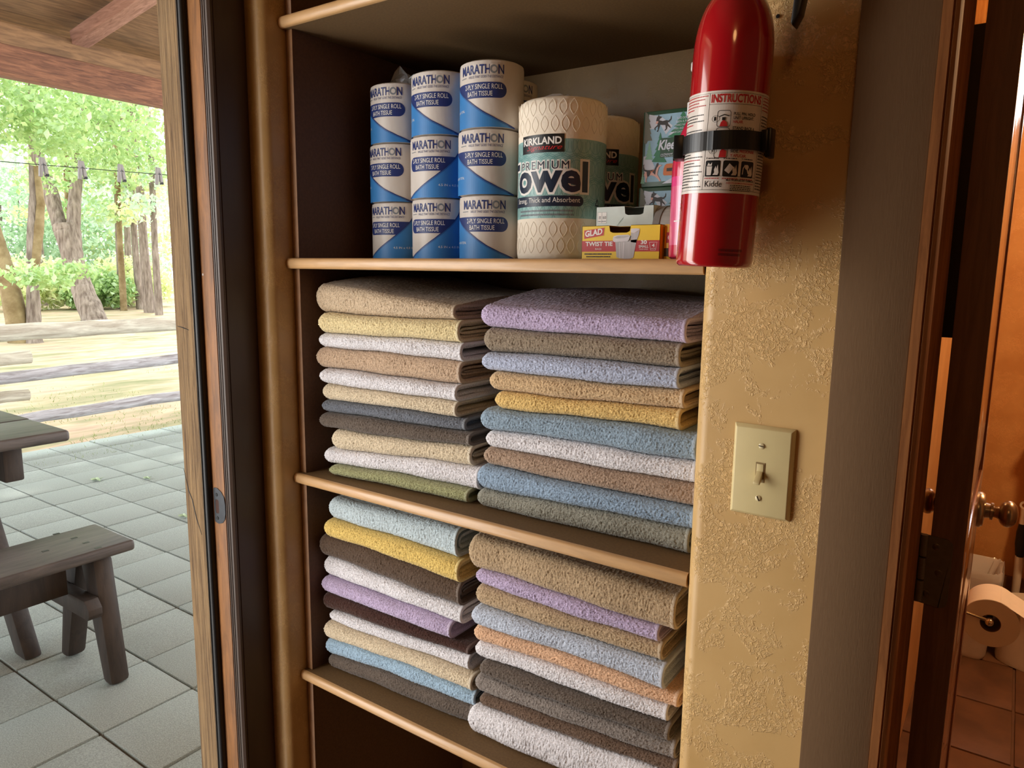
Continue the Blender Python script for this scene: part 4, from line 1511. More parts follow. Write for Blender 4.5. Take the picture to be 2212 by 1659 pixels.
# ------------------------------------------------------------------ bathroom door, hinge, knobs
bm = bmesh.new()
DX0, DX1, DY0, DY1 = -0.0595, -0.0240, 0.980, 1.605
box(bm, (DX0 + 0.006, DY0, GZ + 0.012), (DX1 - 0.006, DY1, 2.035), 0.0008, mi=0)
for a, b, c, d in ((DY0 + 0.0004, DY0 + 0.095, GZ + 0.012, 2.035), (DY1 - 0.10, DY1, GZ + 0.012, 2.035), (DY0 + 0.09, DY1 - 0.09, GZ + 0.012, 0.20), (DY0 + 0.09, DY1 - 0.09, 0.86, 1.06), (DY0 + 0.09, DY1 - 0.09, 1.92, 2.035)):
    box(bm, (DX1 - 0.0062, a, c), (DX1, b, d), 0.0012, mi=1)
    box(bm, (DX0, a, c), (DX0 + 0.0062, b, d), 0.0012, mi=1)
box(bm, (DX0, DY0 - 0.0006, GZ + 0.012), (DX1, DY0 + 0.002, 2.035), 0.0005, mi=0)
for c, d in ((0.23, 0.83), (1.09, 1.89)):
    for xx in (DX1 - 0.006, DX0 + 0.006):
        box(bm, (xx - 0.003, DY0 + 0.13, c), (xx + 0.003, DY1 - 0.13, d), 0.002, mi=1)
door = struct('door_1', bm, [M_dooredge, M_doorface], label='dark stained panelled bathroom door standing open, seen edge on')
M_nickel = mat('brushed_nickel', (176, 156, 132), 0.28, var=0.08, vscale=90, metal=1.0)
for sgn, x0 in ((1, DX1), (-1, DX0)):
    bm = bmesh.new()
    prof = [(0.033, 0), (0.033, 0.004), (0.029, 0.009), (0.014, 0.011), (0.013, 0.018), (0.016, 0.019), (0.016, 0.023), (0.010, 0.024), (0.0105, 0.028)]
    prof += [(0.0245 * math.sin(a) ** 0.85, 0.030 + 0.0155 * (1 - math.cos(a))) for a in np.linspace(0.45, math.pi, 16)]
    lathe(bm, prof, 48, M=Matrix.Translation((x0, 1.553, 0.974)) @ Matrix.Rotation(sgn * math.pi / 2, 4, 'Y'))
    mesh_obj('door_knob', bm, M_nickel, door, smooth=40)
M_bronze = mat('dark_bronze', (108, 90, 66), 0.5, var=0.1, vscale=120, metal=0.0)
bm = bmesh.new()
prism(bm, [(-0.0716, 1.0035), (-0.044, 1.001)] + arc(-0.0448, 1.0105, 0.0095, 270, 360, 6) + arc(-0.0448, 1.0785, 0.0095, 0, 90, 6) + [(-0.0716, 1.0905)], 'y', 0.9775, 0.9795)
hg = mesh_obj('hinge', bm, M_bronze, door)
bm = bmesh.new()
for k in range(3):
    z = 1.006 + k * 0.029
    tube(bm, [(-0.0655, 0.974, z), (-0.0655, 0.974, z + 0.0265)], 0.0042, 14)
mesh_obj('hinge_knuckle', bm, M_bronze, hg)
for x, z in ((-0.0525, 1.0765), (-0.0475, 1.0445), (-0.0580, 1.0155)):
    bm = bmesh.new()
    lathe(bm, [(0, 0.0005), (0.0032, 0.0005), (0.0042, 0)], 18, M=Matrix.Translation((x, 0.9775, z)) @ Matrix.Rotation(math.pi / 2, 4, 'X'))
    mesh_obj('hinge_screw', bm, mat('screw_metal', (120, 104, 84), 0.35, metal=0.8), hg)

# ------------------------------------------------------------------ bathroom
wc = thing('wall_cabinet', (-0.12, 2.3, 1.238), 'tall black fronted cabinet with pale maple top, seen through the hinge gap', 'cabinet')
bm = bmesh.new()
box(bm, (-0.169, 2.222, 1.238), (-0.085, 2.36, 2.33), 0.001)
mesh_obj('cabinet_box', bm, wood('pale_maple', (250, 226, 186), (214, 170, 116), (20, 20, 1.5), scale=9, rough=0.5, bump=0.1), wc)
bm = bmesh.new()
box(bm, (-0.169, 2.212, 1.2385), (-0.085, 2.2215, 2.012), 0.001)
mesh_obj('black_front', bm, mat('black_panel', (6, 6, 8), 0.7, spec=0.1), wc)
tp = thing('toilet_paper_holder', (-0.169, 1.865, 0.66), 'chrome two armed toilet paper holder on the bathroom wall', 'paper holder')
M_chrome = mat('chrome', (216, 204, 184), 0.12, metal=1.0, var=0.02)
for y in (1.808, 1.925):
    bm = bmesh.new()
    lathe(bm, [(0, 0), (0.020, 0), (0.019, 0.005), (0.008, 0.010), (0, 0.010)], 28, M=Matrix.Translation((-0.1698, y, 0.665)) @ Matrix.Rotation(math.pi / 2, 4, 'Y'))
    tube(bm, [(-0.163, y, 0.665), (-0.10, y, 0.672), (-0.05, y, 0.672), (0.014, y, 0.660)], 0.0036, 12)
    s = bmesh.new()
    bmesh.ops.create_uvsphere(s, u_segments=20, v_segments=12, radius=0.0088)
    join(bm, s, Matrix.Translation((0.016, y, 0.658)) @ Matrix.Diagonal((1, 1.3, 1, 1)))
    mesh_obj('arm', bm, M_chrome, tp)
bm = bmesh.new()
tube(bm, [(0.016, 1.815, 0.658), (0.016, 1.918, 0.658)], 0.006, 14)
mesh_obj('spindle', bm, M_chrome, tp)
M_tp = mat('toilet_paper', (240, 226, 208), 0.85, var=0.02, bump=0.1, bscale=200)
rr = thing('toilet_paper', (0.018, 1.866, 0.645), 'unwrapped white toilet paper roll hanging on the chrome holder in the bathroom', 'toilet paper')
bm = bmesh.new()
lathe(bm, [(0.0195, 0.0), (0.0525, 0.0), (0.0535, 0.001), (0.0535, 0.099), (0.0525, 0.10), (0.0195, 0.10)], 64, M=Matrix.Translation((0.018, 1.816, 0.652)) @ Matrix.Rotation(-math.pi / 2, 4, 'X'))
t = bmesh.new()
vs = []
for k in range(10):
    q = k / 9
    x = 0.018 + 0.0535 * math.sin(0.25) + 0.085 * q
    z = 0.652 + 0.0540 * math.cos(0.25) - 0.004 * q - 0.040 * q
    vs.append((t.verts.new((x, 1.816, z)), t.verts.new((x, 1.916, z))))
for a, b in zip(vs, vs[1:]):
    t.faces.new((a[0], b[0], b[1], a[1]))
join(bm, t)
mesh_obj('paper', bm, M_tp, rr)
bm = bmesh.new()
lathe(bm, [(0.0185, -0.0002), (0.0195, -0.0002), (0.0195, 0.1002), (0.0185, 0.1002)], 40, M=Matrix.Translation((0.018, 1.816, 0.652)) @ Matrix.Rotation(-math.pi / 2, 4, 'X'), closed=True)
mesh_obj('cardboard_core', bm, mat('cardboard', (110, 80, 52), 0.8), rr)
# waste bin with a clear liner
M_bin = mat('white_bin_plastic', (222, 206, 190), 0.45, var=0.03)
wb = thing('waste_bin', (-0.062, 3.165, GZ), 'white rounded waste bin with a translucent liner on the bathroom floor', 'waste bin')


def round_rect(cx, cy, w, d, r, n=6):
    pts = []
    for sx, sy, a0 in ((1, 1, 0), (-1, 1, 90), (-1, -1, 180), (1, -1, 270)):
        pts += [(cx + sx * (w / 2 - r) + r * math.cos(math.radians(a0 + 90 * k / n)), cy + sy * (d / 2 - r) + r * math.sin(math.radians(a0 + 90 * k / n))) for k in range(n + 1)]
    return pts


def loft(bm, rings, capb=True, capt=False):
    R_ = [[bm.verts.new(p) for p in r] for r in rings]
    n = len(R_[0])
    for A, B in zip(R_, R_[1:]):
        for k in range(n):
            bm.faces.new((A[k], A[(k + 1) % n], B[(k + 1) % n], B[k]))
    if capb:
        bm.faces.new(R_[0][::-1])
    if capt:
        bm.faces.new(R_[-1])
    bmesh.ops.recalc_face_normals(bm, faces=bm.faces)


bm = bmesh.new()
loft(bm, [[(x, y, z) for x, y in round_rect(-0.062, 3.165, w, w * 0.85, 0.03)] for w, z in ((0.165, GZ + 0.001), (0.18, GZ + 0.02), (0.215, 0.29), (0.222, 0.295), (0.210, 0.295), (0.17, GZ + 0.02))])
mesh_obj('bin_body', bm, M_bin, wb)
bm = bmesh.new()
r = random.Random(9)
rings = []
for w, z in ((0.222, 0.235), (0.225, 0.27), (0.230, 0.305), (0.222, 0.325), (0.205, 0.318), (0.17, 0.25)):
    rings.append([(x + r.uniform(-.004, .004), y + r.uniform(-.004, .004), z + r.uniform(-.006, .006)) for x, y in round_rect(-0.062, 3.165, w, w * 0.85, 0.035)])
loft(bm, rings, capb=False)
mesh_obj('bin_liner', bm, M_film, wb)
tb_ = thing('toilet_brush', (0.098, 3.30, GZ), 'white toilet brush with a dark grip standing in the bathroom', 'toilet brush')
bm = bmesh.new()
tube(bm, [(0.0985, 3.30, -0.005), (0.0988, 3.30, 0.10), (0.0991, 3.30, 0.308), (0.0968, 3.30, 0.341)], [0.010, 0.012, 0.015, 0.014], 16)
tube(bm, [(0.0957, 3.30, 0.466), (0.0946, 3.30, 0.499), (0.0934, 3.30, 0.528)], [0.013, 0.010, 0.011], 16)
t = bmesh.new()
lathe(t, [(0.008, -0.003), (0.015, -0.003), (0.015, 0.003), (0.008, 0.003)], 20, closed=True)
join(bm, t, Matrix.Translation((0.0934, 3.30, 0.539)) @ Matrix.Rotation(math.pi / 2, 4, 'X'))
mesh_obj('handle', bm, M_bin, tb_)
bm = bmesh.new()
tube(bm, [(0.0980, 3.30, 0.336), (0.0968, 3.30, 0.386), (0.0963, 3.30, 0.432), (0.0957, 3.30, 0.471)], [0.0145, 0.019, 0.018, 0.0115], 18)
mesh_obj('grip', bm, M_black, tb_)
bm = bmesh.new()
lathe(bm, [(0, 0.001), (0.023, 0.001), (0.024, 0.004), (0.022, 0.09), (0.020, 0.09), (0.020, 0.01), (0, 0.01)], 32, M=Matrix.Translation((0.098, 3.30, GZ)))
mesh_obj('holder_cup', bm, M_bin, tb_)
M_porc = mat('white_porcelain', (228, 216, 202), 0.15, var=0.02, coat=0.6)
tl = thing('toilet', (0.27, 3.1, GZ), 'white porcelain toilet at the right edge behind the paper roll', 'toilet')
bm = bmesh.new()


def oval(cx, cy, a, b, z, n=40):
    return [(cx + a * math.cos(2 * math.pi * k / n), cy + b * math.sin(2 * math.pi * k / n), z) for k in range(n)]


loft(bm, [oval(0.262, 3.17, .205, .09, GZ + 0.001), oval(0.262, 3.17, .208, .092, GZ + 0.02), oval(0.262, 3.17, .205, .09, .09), oval(0.262, 3.16, .205, .095, .17), oval(0.262, 3.15, .210, .10, .215), oval(0.262, 3.15, .20, .09, .225), oval(0.262, 3.15, .14, .06, .16)])
mesh_obj('bowl', bm, M_porc, tl)
bm = bmesh.new()
box(bm, (0.118, 3.235, .36), (0.46, 3.335, .80), 0.015, 3)
mesh_obj('tank', bm, M_porc, tl)
bm = bmesh.new()
box(bm, (0.108, 3.225, .801), (0.47, 3.340, .84), 0.010, 3)
mesh_obj('tank_lid', bm, M_porc, tl)
# high bathroom window, source of the cool glint on the door
bm = bmesh.new()
box(bm, (0.02, 3.335, 1.95), (0.62, 3.349, 2.35), 0.002)
w1 = struct('window_1', bm, M_lid)
bm = bmesh.new()
box(bm, (0.05, 3.328, 1.98), (0.59, 3.334, 2.32))
mesh_obj('pane', bm, mat('bright_frosted_pane', (240, 246, 255), 0.3, emit=((226, 238, 255), 6.0)), w1)

# ------------------------------------------------------------------ outside: patio, ground
r = random.Random(4)
M_pave = mat('grey_concrete_paver', (166, 174, 168), 0.85, var=0.10, vscale=260, bump=0.5, bscale=420, rgb2=(132, 140, 134))
bm = bmesh.new()
for i in range(0, 16):
    for j in range(-7, 16):
        x1 = -1.585 - 0.3048 * (i - 1)
        y0 = 0.965 - 0.3048 + 0.3048 * j
        h = r.uniform(-0.004, 0.0)
        box(bm, (x1 - 0.3048 + 0.0045, y0 + 0.0045, GZ - 0.05), (x1 - 0.0045, y0 + 0.3003, GZ + h), 0.003, 2)
box(bm, (-5.86, -1.8, GZ - 0.09), (-1.30, 5.6, GZ - 0.011), mi=1)
struct('patio_floor', bm, [M_pave, mat('sandy_joint', (104, 98, 84), 0.9, var=0.2, vscale=60)])

M_ground = bpy.data.materials.new('dappled_dry_lawn')
M_ground.use_nodes = True
nt = M_ground.node_tree
b = nt.nodes['Principled BSDF']
b.inputs['Roughness'].default_value = 0.95
tc = nt.nodes.new('ShaderNodeTexCoord')
mp = nt.nodes.new('ShaderNodeMapping')
mp.inputs['Scale'].default_value = (1.6, 0.4, 1)
nt.links.new(tc.outputs['Object'], mp.inputs['Vector'])
n1 = nt.nodes.new('ShaderNodeTexNoise')
n1.inputs['Scale'].default_value = 1.5
n1.inputs['Detail'].default_value = 8
n1.inputs['Roughness'].default_value = 0.65
nt.links.new(mp.outputs[0], n1.inputs['Vector'])
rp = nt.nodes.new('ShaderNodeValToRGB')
for pos, c in ((0.30, (104, 108, 66)), (0.45, (142, 132, 98)), (0.55, (176, 150, 124)), (0.72, (138, 112, 90))):  # grass and straw tones; the streaks also paint in dappled sun and shade
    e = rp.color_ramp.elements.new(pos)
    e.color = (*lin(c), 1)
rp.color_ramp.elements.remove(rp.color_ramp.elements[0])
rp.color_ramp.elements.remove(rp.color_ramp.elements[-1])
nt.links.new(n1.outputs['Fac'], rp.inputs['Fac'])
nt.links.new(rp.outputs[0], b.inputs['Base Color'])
bm = bmesh.new()
nxg, nyg = 60, 50
gv = []
for i in range(nxg + 1):
    row = []
    for j in range(nyg + 1):
        x = -5.62 - (i / nxg) ** 1.6 * 64
        y = -14 + 62 * j / nyg
        d = min(1.0, (-5.62 - x) / 4)
        row.append(bm.verts.new((x, y, GZ - 0.02 + d * (0.05 * noise.noise(Vector((x * 0.5, y * 0.5, 0)))))))
    gv.append(row)
for i in range(nxg):
    for j in range(nyg):
        bm.faces.new((gv[i][j], gv[i + 1][j], gv[i + 1][j + 1], gv[i][j + 1]))
bmesh.ops.recalc_face_normals(bm, faces=bm.faces)
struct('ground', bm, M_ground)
M_grass = mat('grass_blades', (150, 166, 92), 0.8, var=0.2, vscale=20)
bm = bmesh.new()
for k in range(5200):
    q = r.random() ** 2
    x = -5.62 - q * 5.0
    y = r.uniform(1.0, 6.5)
    if noise.noise(Vector((x * 1.1, y * 0.7, 3))) < -0.02:
        continue
    a = r.uniform(0, 6.28)
    h = r.uniform(0.012, 0.045)
    w = 0.003
    d = Vector((math.cos(a), math.sin(a), 0)) * w
    p0 = Vector((x, y, GZ - 0.022))
    tip = p0 + Vector((r.uniform(-.03, .03), r.uniform(-.03, .03), h))
    bm.faces.new((bm.verts.new(p0 - d), bm.verts.new(p0 + d), bm.verts.new(tip)))
tag(mesh_obj('grass', bm, M_grass, smooth=0), 'short sparse grass tufts on the dry ground beyond the patio', 'grass', kind='stuff')
M_leafg = mat('fallen_green_leaf', (176, 196, 160), 0.7)
M_leafb = mat('fallen_brown_leaf', (120, 72, 44), 0.7)
for (x, y, m, s, lb) in ((-4.95, 2.28, M_leafg, 0.05, 'pale green fallen leaf on the pavers nearest the picnic table'), (-4.72, 2.50, M_leafg, 0.035, 'small pale fallen leaf on the pavers behind the bench end'),
                         (-3.82, 2.22, M_leafg, 0.04, 'yellowish fallen leaf on the pavers between bench and door post'), (-3.42, 2.27, M_leafb, 0.03, 'brown curled fallen leaf on a paver joint near the door post'),
                         (-5.0, 3.35, M_leafg, 0.06, 'green fallen leaf at the far patio edge by the door post')):
    bm = bmesh.new()
    out = []
    for k in range(20):
        a = 2 * math.pi * k / 20
        rr_ = s * (0.62 + 0.38 * math.cos(5 * a) * (1 if k % 2 else 0.7))
        out.append(bm.verts.new((x + rr_ * math.cos(a), y + rr_ * math.sin(a), GZ + 0.004 + 0.012 * abs(math.sin(a * 1.5)))))
    c = bm.verts.new((x, y, GZ + 0.003))
    for k in range(20):
        bm.faces.new((c, out[k], out[(k + 1) % 20]))
    tag(mesh_obj('fallen_leaf', bm, m), lb, 'leaf', 'leaves fallen on the patio')

# ------------------------------------------------------------------ porch roof
M_beam = wood('red_brown_log', (146, 98, 70), (92, 58, 42), (9, 1.0, 9), scale=6, rough=0.8, bump=0.6, bdist=0.006)
M_board = wood('roof_boards', (146, 108, 72), (98, 70, 44), (7, 0.8, 7), scale=5, rough=0.8, bump=0.35, bdist=0.004)
bm = bmesh.new()
for j in range(15):
    prism(bm, [(-1.2 - 0.33 * j - 0.002, 3.60 - 0.047 * j), (-1.2 - 0.33 * (j + 1) + 0.002, 3.60 - 0.047 * (j + 1)), (-1.2 - 0.33 * (j + 1) + 0.002, 3.64 - 0.047 * (j + 1)), (-1.2 - 0.33 * j - 0.002, 3.64 - 0.047 * j)], 'y', -4, 9)
struct('porch_roof', bm, M_board, smooth=20)
bm = bmesh.new()
prism(bm, [(-5.56, 2.585), (-5.42, 2.572), (-5.395, 2.60), (-5.39, 2.70), (-5.40, 2.762), (-5.56, 2.762)], 'y', -4, 9)
tag(mesh_obj('porch_beam', bm, M_beam, smooth=30), 'reddish hewn log beam along the edge of the porch roof', 'beam')
bm = bmesh.new()
box(bm, (-5.56, -4, 2.7635), (-5.405, 9, 2.895), 0.004)
tag(mesh_obj('beam_board', bm, M_board), 'brown board lying on top of the hewn porch beam', 'beam')
bm = bmesh.new()
a, b = Vector((-5.42, 2.62, 2.89)), Vector((-1.35, 2.62, 3.47))
d = (b - a).normalized()
n_ = Vector((-d.z, 0, d.x))
for k in range(1):
    q = [a - n_ * 0.03, b - n_ * 0.03, b + n_ * 0.06, a + n_ * 0.06]
    prism(bm, [(v.x, v.z) for v in q], 'y', 2.55, 2.66, bev=0.004)
tag(mesh_obj('rafter', bm, wood('pinkish_rafter', (172, 126, 104), (132, 90, 70), (1, 9, 9), scale=6, rough=0.8, bump=0.3)), 'pinkish square rafter under the porch roof boards by the door', 'rafter')
for y, lb in ((-3.2, 'round porch post left of the view'), (7.6, 'round porch post hidden behind the door jamb')):
    bm = bmesh.new()
    tube(bm, [(-5.48, y, GZ - 0.02), (-5.48, y, 2.58)], 0.10, 20)
    tag(mesh_obj('porch_post', bm, M_beam), lb + ', carrying the beam', 'post')

# ------------------------------------------------------------------ log fence
M_log = wood('weathered_log', (222, 216, 198), (170, 158, 140), (6, 0.8, 6), scale=5, rough=0.85, bump=0.5, bdist=0.006)
M_log2 = wood('grey_log', (206, 204, 208), (142, 134, 134), (8, 0.8, 8), scale=6, rough=0.85, bump=0.6, bdist=0.006)


def log(name, p0, p1, r0, r1, m, label, seed):
    bm = bmesh.new()
    n = 26
    rnd = random.Random(seed)
    pts, rad = [], []
    for k in range(n):
        q = k / (n - 1)
        pts.append(Vector(p0).lerp(Vector(p1), q) + Vector((rnd.uniform(-.006, .006), 0, rnd.uniform(-.006, .006))))
        rad.append((r0 + (r1 - r0) * q) * rnd.uniform(0.96, 1.04))
    t0 = Vector(p0)
    tube(bm, pts, rad, 16, wob=0.03, seed=seed)
    return tag(mesh_obj(name, bm, m), label, 'fence rail', 'log fence rails')


log('fence_rail', (-6.0, -0.6, 0.905), (-6.0, 5.2, 0.893), 0.062, 0.060, M_log, 'thick pale peeled log, the top rail of the fence', 1)
log('fence_rail', (-6.0, -0.6, 0.530), (-6.0, 5.2, 0.615), 0.046, 0.042, M_log2, 'thin grey log rail, middle of the long fence rails', 2)
log('fence_rail', (-6.0, -0.6, 0.215), (-6.0, 5.2, 0.285), 0.046, 0.042, M_log2, 'thin grey log rail, lowest of the long fence rails', 3)
log('fence_rail', (-6.3, -1.6, 0.672), (-6.3, 2.478, 0.676), 0.060, 0.050, M_log, 'short pale log end under the top rail, left edge', 4)
log('fence_rail', (-6.3, -1.6, 0.40), (-6.3, 2.44, 0.385), 0.060, 0.046, M_log, 'short whitish log end above the picnic table, left edge', 5)
for x, y, lb in ((-6.09, 5.0, 'log fence post hidden behind the door jamb'), (-6.15, -0.5, 'log fence post left of the view, between both sets of rails')):
    bm = bmesh.new()
    tube(bm, [(x, y, GZ - 0.1), (x, y, 1.05)], [0.09, 0.085], 16, wob=0.03)
    tag(mesh_obj('fence_post', bm, M_log2), lb, 'fence post')

# ------------------------------------------------------------------ picnic table and bench
M_tbl = wood('dark_weathered_table', (86, 76, 70), (52, 44, 40), (5, 0.7, 5), scale=6, rough=0.5, bump=0.25)
M_leg = wood('dark_table_leg', (64, 52, 45), (44, 36, 31), (6, 6, 0.9), scale=6, rough=0.6, bump=0.25)
bn = thing('bench', (-2.58, 0.2, GZ), 'dark wooden bench with splayed legs on the patio pavers', 'bench')
bm = bmesh.new()
box(bm, (-2.722, -0.75, 0.417), (-2.446, 1.238, 0.4555), 0.011, 3)
mesh_obj('seat', bm, M_tbl, bn)


def splay_leg(parent, sgn, xc, y0, y1, zt, topw, botw, offt, offb, m):
    bm = bmesh.new()
    a = [(xc + sgn * (offt - topw / 2), zt), (xc + sgn * (offt + topw / 2), zt), (xc + sgn * (offb + botw / 2), GZ + 0.0005), (xc + sgn * (offb - botw / 2), GZ + 0.0005)]
    prism(bm, a if sgn > 0 else a[::-1], 'y', y0, y1, bev=0.018)
    return mesh_obj('leg', bm, m, parent, smooth=30)


for y in (1.105, -0.55):
    for sg in (1, -1):
        splay_leg(bn, sg, -2.584, y, y + 0.070, 0.417, 0.105, 0.060, 0.055, 0.142 if sg > 0 else 0.175, M_leg)
    bm = bmesh.new()
    prism(bm, [(-2.735, 0.225), (-2.44, 0.225), (-2.43, 0.24), (-2.43, 0.262), (-2.455, 0.290), (-2.71, 0.290), (-2.74, 0.262), (-2.74, 0.24)], 'y', y - 0.045 if y > 0 else y + 0.062, y if y > 0 else y + 0.107, bev=0.002)
    mesh_obj('cross_rail', bm, M_leg, bn)
bm = bmesh.new()
box(bm, (-2.603, -0.55, 0.285), (-2.565, 1.06, 0.417), 0.003)
mesh_obj('apron', bm, M_leg, bn)
for x, y in [(-2.717, 1.101), (-2.626, 1.119), (-2.549, 1.122), (-2.469, 1.124), (-2.578, 1.007)]:
    bm = bmesh.new()
    box(bm, (x - 0.006, y - 0.010, 0.4548), (x + 0.006, y + 0.010, 0.4560))
    mesh_obj('bolt_hole', bm, M_black, bn)
pt = thing('picnic_table', (-3.5, 0.2, GZ), 'dark wooden picnic table at the left edge, beyond the bench', 'table')
for k, (xa, xb) in enumerate(((-3.448, -3.088), (-3.812, -3.453), (-4.17, -3.817))):
    bm = bmesh.new()
    box(bm, (xa, -0.85, 0.694), (xb, 1.335, 0.740), 0.014 if k == 0 else 0.006, 3)
    mesh_obj('tabletop_plank', bm, M_tbl, pt)
for y in (1.07, -0.62):
    bm = bmesh.new()
    box(bm, (-4.08, y + 0.045, 0.555), (-3.155, y + 0.115, 0.694), 0.008)
    mesh_obj('cross_beam', bm, M_leg, pt)
    for sg in (1, -1):
        bm = bmesh.new()
        a = [(-3.62 + sg * 0.28, 0.70 - 0.01), (-3.62 + sg * 0.40, 0.69), (-3.62 + sg * 0.79, GZ + 0.0005), (-3.62 + sg * 0.70, GZ + 0.0005)]
        prism(bm, a if sg > 0 else a[::-1], 'y', y - 0.062, y - 0.002, bev=0.010)
        mesh_obj('leg', bm, M_leg, pt, smooth=30)
    bm = bmesh.new()
    box(bm, (-4.18, y, 0.20), (-3.06, y + 0.05, 0.29), 0.006)
    mesh_obj('cross_rail', bm, M_leg, pt)

# ------------------------------------------------------------------ clothes line with pegs
bm = bmesh.new()
lp = [(-3.0, -3.95 + 0.5 * k, 1.742 + 0.0012 * (k - 8) ** 2 * 0.15 + 0.006 * (k - 8)) for k in range(26)]


def line_z(y):
    return 1.754 + (y - 1.142) * 0.0345


tube(bm, [(-3.0, y, line_z(y) + 0.0006 * (y - 1.5) ** 2) for y in np.linspace(-3.9, 8.9, 30)], 0.0017, 6)
tag(mesh_obj('clothes_line', bm, mat('dark_green_cord', (52, 66, 48), 0.7)), 'thin dark line strung across the porch above the picnic table', 'clothes line')
M_peg = mat('grey_white_peg', (146, 142, 138), 0.5, var=0.05)
M_pegd = mat('peg_shade_grip', (120, 116, 114), 0.6)
ylab = ['grey clothes peg farthest left on the line', 'grey clothes peg second from the left on the line', 'grey clothes peg third from the left on the line', 'grey clothes peg half hidden by the door post']
pg0 = None
for y, lb in zip((1.280, 1.4165, 1.5665, 1.722), ylab):
    loc = (-3.0, y, line_z(y))
    if pg0 is None:
        pg0 = thing('clothes_peg', loc, lb, 'clothes peg', 'pegs on the clothes line')
        for sg in (-1, 1):
            bm = bmesh.new()
            if sg < 0:
                prism(bm, [(-0.003, 0.026), (-0.010, 0.028), (-0.013, 0.0), (-0.016, -0.042), (-0.006, -0.044), (-0.002, -0.022), (-0.001, 0.0)], 'x', -0.006, 0.006, bev=0.001)
            else:
                prism(bm, [(-0.006, 0.0265), (0.006, 0.0265), (0.012, 0.0), (0.017, -0.040), (0.006, -0.041), (0.002, -0.022), (0.001, 0.0)], 'x', -0.006, 0.006, bev=0.001)
            for v in bm.verts:
                pass
            mesh_obj('peg_half', bm, M_peg, pg0, smooth=30, local=True)
        bm = bmesh.new()
        box(bm, (-0.0065, 0.005, -0.0405), (0.0065, 0.0165, -0.031), 0.001)
        mesh_obj('peg_grip', bm, mat('dark_peg_grip', (52, 54, 56), 0.7), pg0, local=True)
        bm = bmesh.new()
        tube(bm, [(0.007, -0.006, -0.002), (0.007, 0.0, 0.003), (0.007, 0.007, -0.002)], 0.0012, 8)
        mesh_obj('spring', bm, M_steel, pg0, local=True)
        pg0.rotation_euler = (0, 0, 0)
    else:
        dup(pg0, loc, 0, lb)

# ------------------------------------------------------------------ trees
M_bark = mat('grey_bark', (150, 136, 124), 0.95, var=0.2, vscale=5, stretch=(3, 3, 0.6), bump=0.9, bscale=10, bdist=0.05, rgb2=(96, 82, 72))
M_bark2 = mat('mossy_bark', (140, 122, 88), 0.95, var=0.25, vscale=4, bump=0.8, bscale=10, bdist=0.04, rgb2=(98, 78, 46))


def leaf_mat(name, rgb, rgb2, tr=0.5):
    m = bpy.data.materials.new(name)
    m.use_nodes = True
    nt = m.node_tree
    out = nt.nodes['Material Output']
    nt.nodes.remove(nt.nodes['Principled BSDF'])
    tc = nt.nodes.new('ShaderNodeTexCoord')
    nz = nt.nodes.new('ShaderNodeTexNoise')
    nz.inputs['Scale'].default_value = 2.2
    nz.inputs['Detail'].default_value = 6
    nz.inputs['Roughness'].default_value = 0.75
    nt.links.new(tc.outputs['Object'], nz.inputs['Vector'])
    rp = nt.nodes.new('ShaderNodeValToRGB')
    rp.color_ramp.elements[0].position, rp.color_ramp.elements[1].position = 0.35, 0.65
    rp.color_ramp.elements[0].color = (*lin(rgb2), 1)
    rp.color_ramp.elements[1].color = (*lin(rgb), 1)
    nt.links.new(nz.outputs['Fac'], rp.inputs['Fac'])
    d = nt.nodes.new('ShaderNodeBsdfDiffuse')
    t = nt.nodes.new('ShaderNodeBsdfTranslucent')
    mx = nt.nodes.new('ShaderNodeMixShader')
    mx.inputs[0].default_value = tr
    gl = nt.nodes.new('ShaderNodeBsdfGlossy')
    gl.inputs['Roughness'].default_value = 0.35
    m2 = nt.nodes.new('ShaderNodeMixShader')
    m2.inputs[0].default_value = 0.10
    nt.links.new(rp.outputs[0], d.inputs[0])
    nt.links.new(rp.outputs[0], t.inputs[0])
    nt.links.new(d.outputs[0], mx.inputs[1])
    nt.links.new(t.outputs[0], mx.inputs[2])
    nt.links.new(mx.outputs[0], m2.inputs[1])
    nt.links.new(gl.outputs[0], m2.inputs[2])
    nt.links.new(m2.outputs[0], out.inputs[0])
    return m


LM = [leaf_mat('bright_leaves', (196, 220, 150), (126, 168, 96)), leaf_mat('yellow_leaves', (236, 238, 186), (196, 212, 140)), leaf_mat('cool_leaves', (214, 234, 206), (166, 200, 164))]


def foliage(name, parent, blobs, n, size, m, seed):
    """blobs: (centre, radii); leaves lie in and near the surface of each blob"""
    rng = np.random.default_rng(seed)
    vol = np.array([b[1][0] * b[1][1] * b[1][2] for b in blobs]) ** 0.7
    cnt = (n * vol / vol.sum()).astype(int)
    V = []
    for (c, rad), k in zip(blobs, cnt):
        d = rng.normal(size=(k, 3))
        d /= np.linalg.norm(d, axis=1)[:, None]
        q = rng.random(k) ** 0.45
        P = np.array(c) + d * q[:, None] * np.array(rad)
        # twig clusters
        P += rng.normal(size=(k, 3)) * 0.05
        a = rng.normal(size=(k, 3))
        a /= np.linalg.norm(a, axis=1)[:, None]
        b_ = np.cross(a, rng.normal(size=(k, 3)))
        b_ /= np.linalg.norm(b_, axis=1)[:, None]
        s = size * (0.6 + 0.8 * rng.random(k))[:, None]
        nn = np.cross(a, b_) * s * 0.18
        V.append(np.stack([P - a * s * 0.6, P + b_ * s * 0.33 + nn, P + a * s * 0.6, P - b_ * s * 0.33 + nn], 1).reshape(-1, 3))
    V = np.concatenate(V)
    Q = np.arange(len(V)).reshape(-1, 4)
    w = np.array(parent.location)
    me = raw_mesh(name, V - w[None, :], Q, m, smooth=False)
    o = bpy.data.objects.new(name, me)
    COL.objects.link(o)
    o.parent = parent
    return o


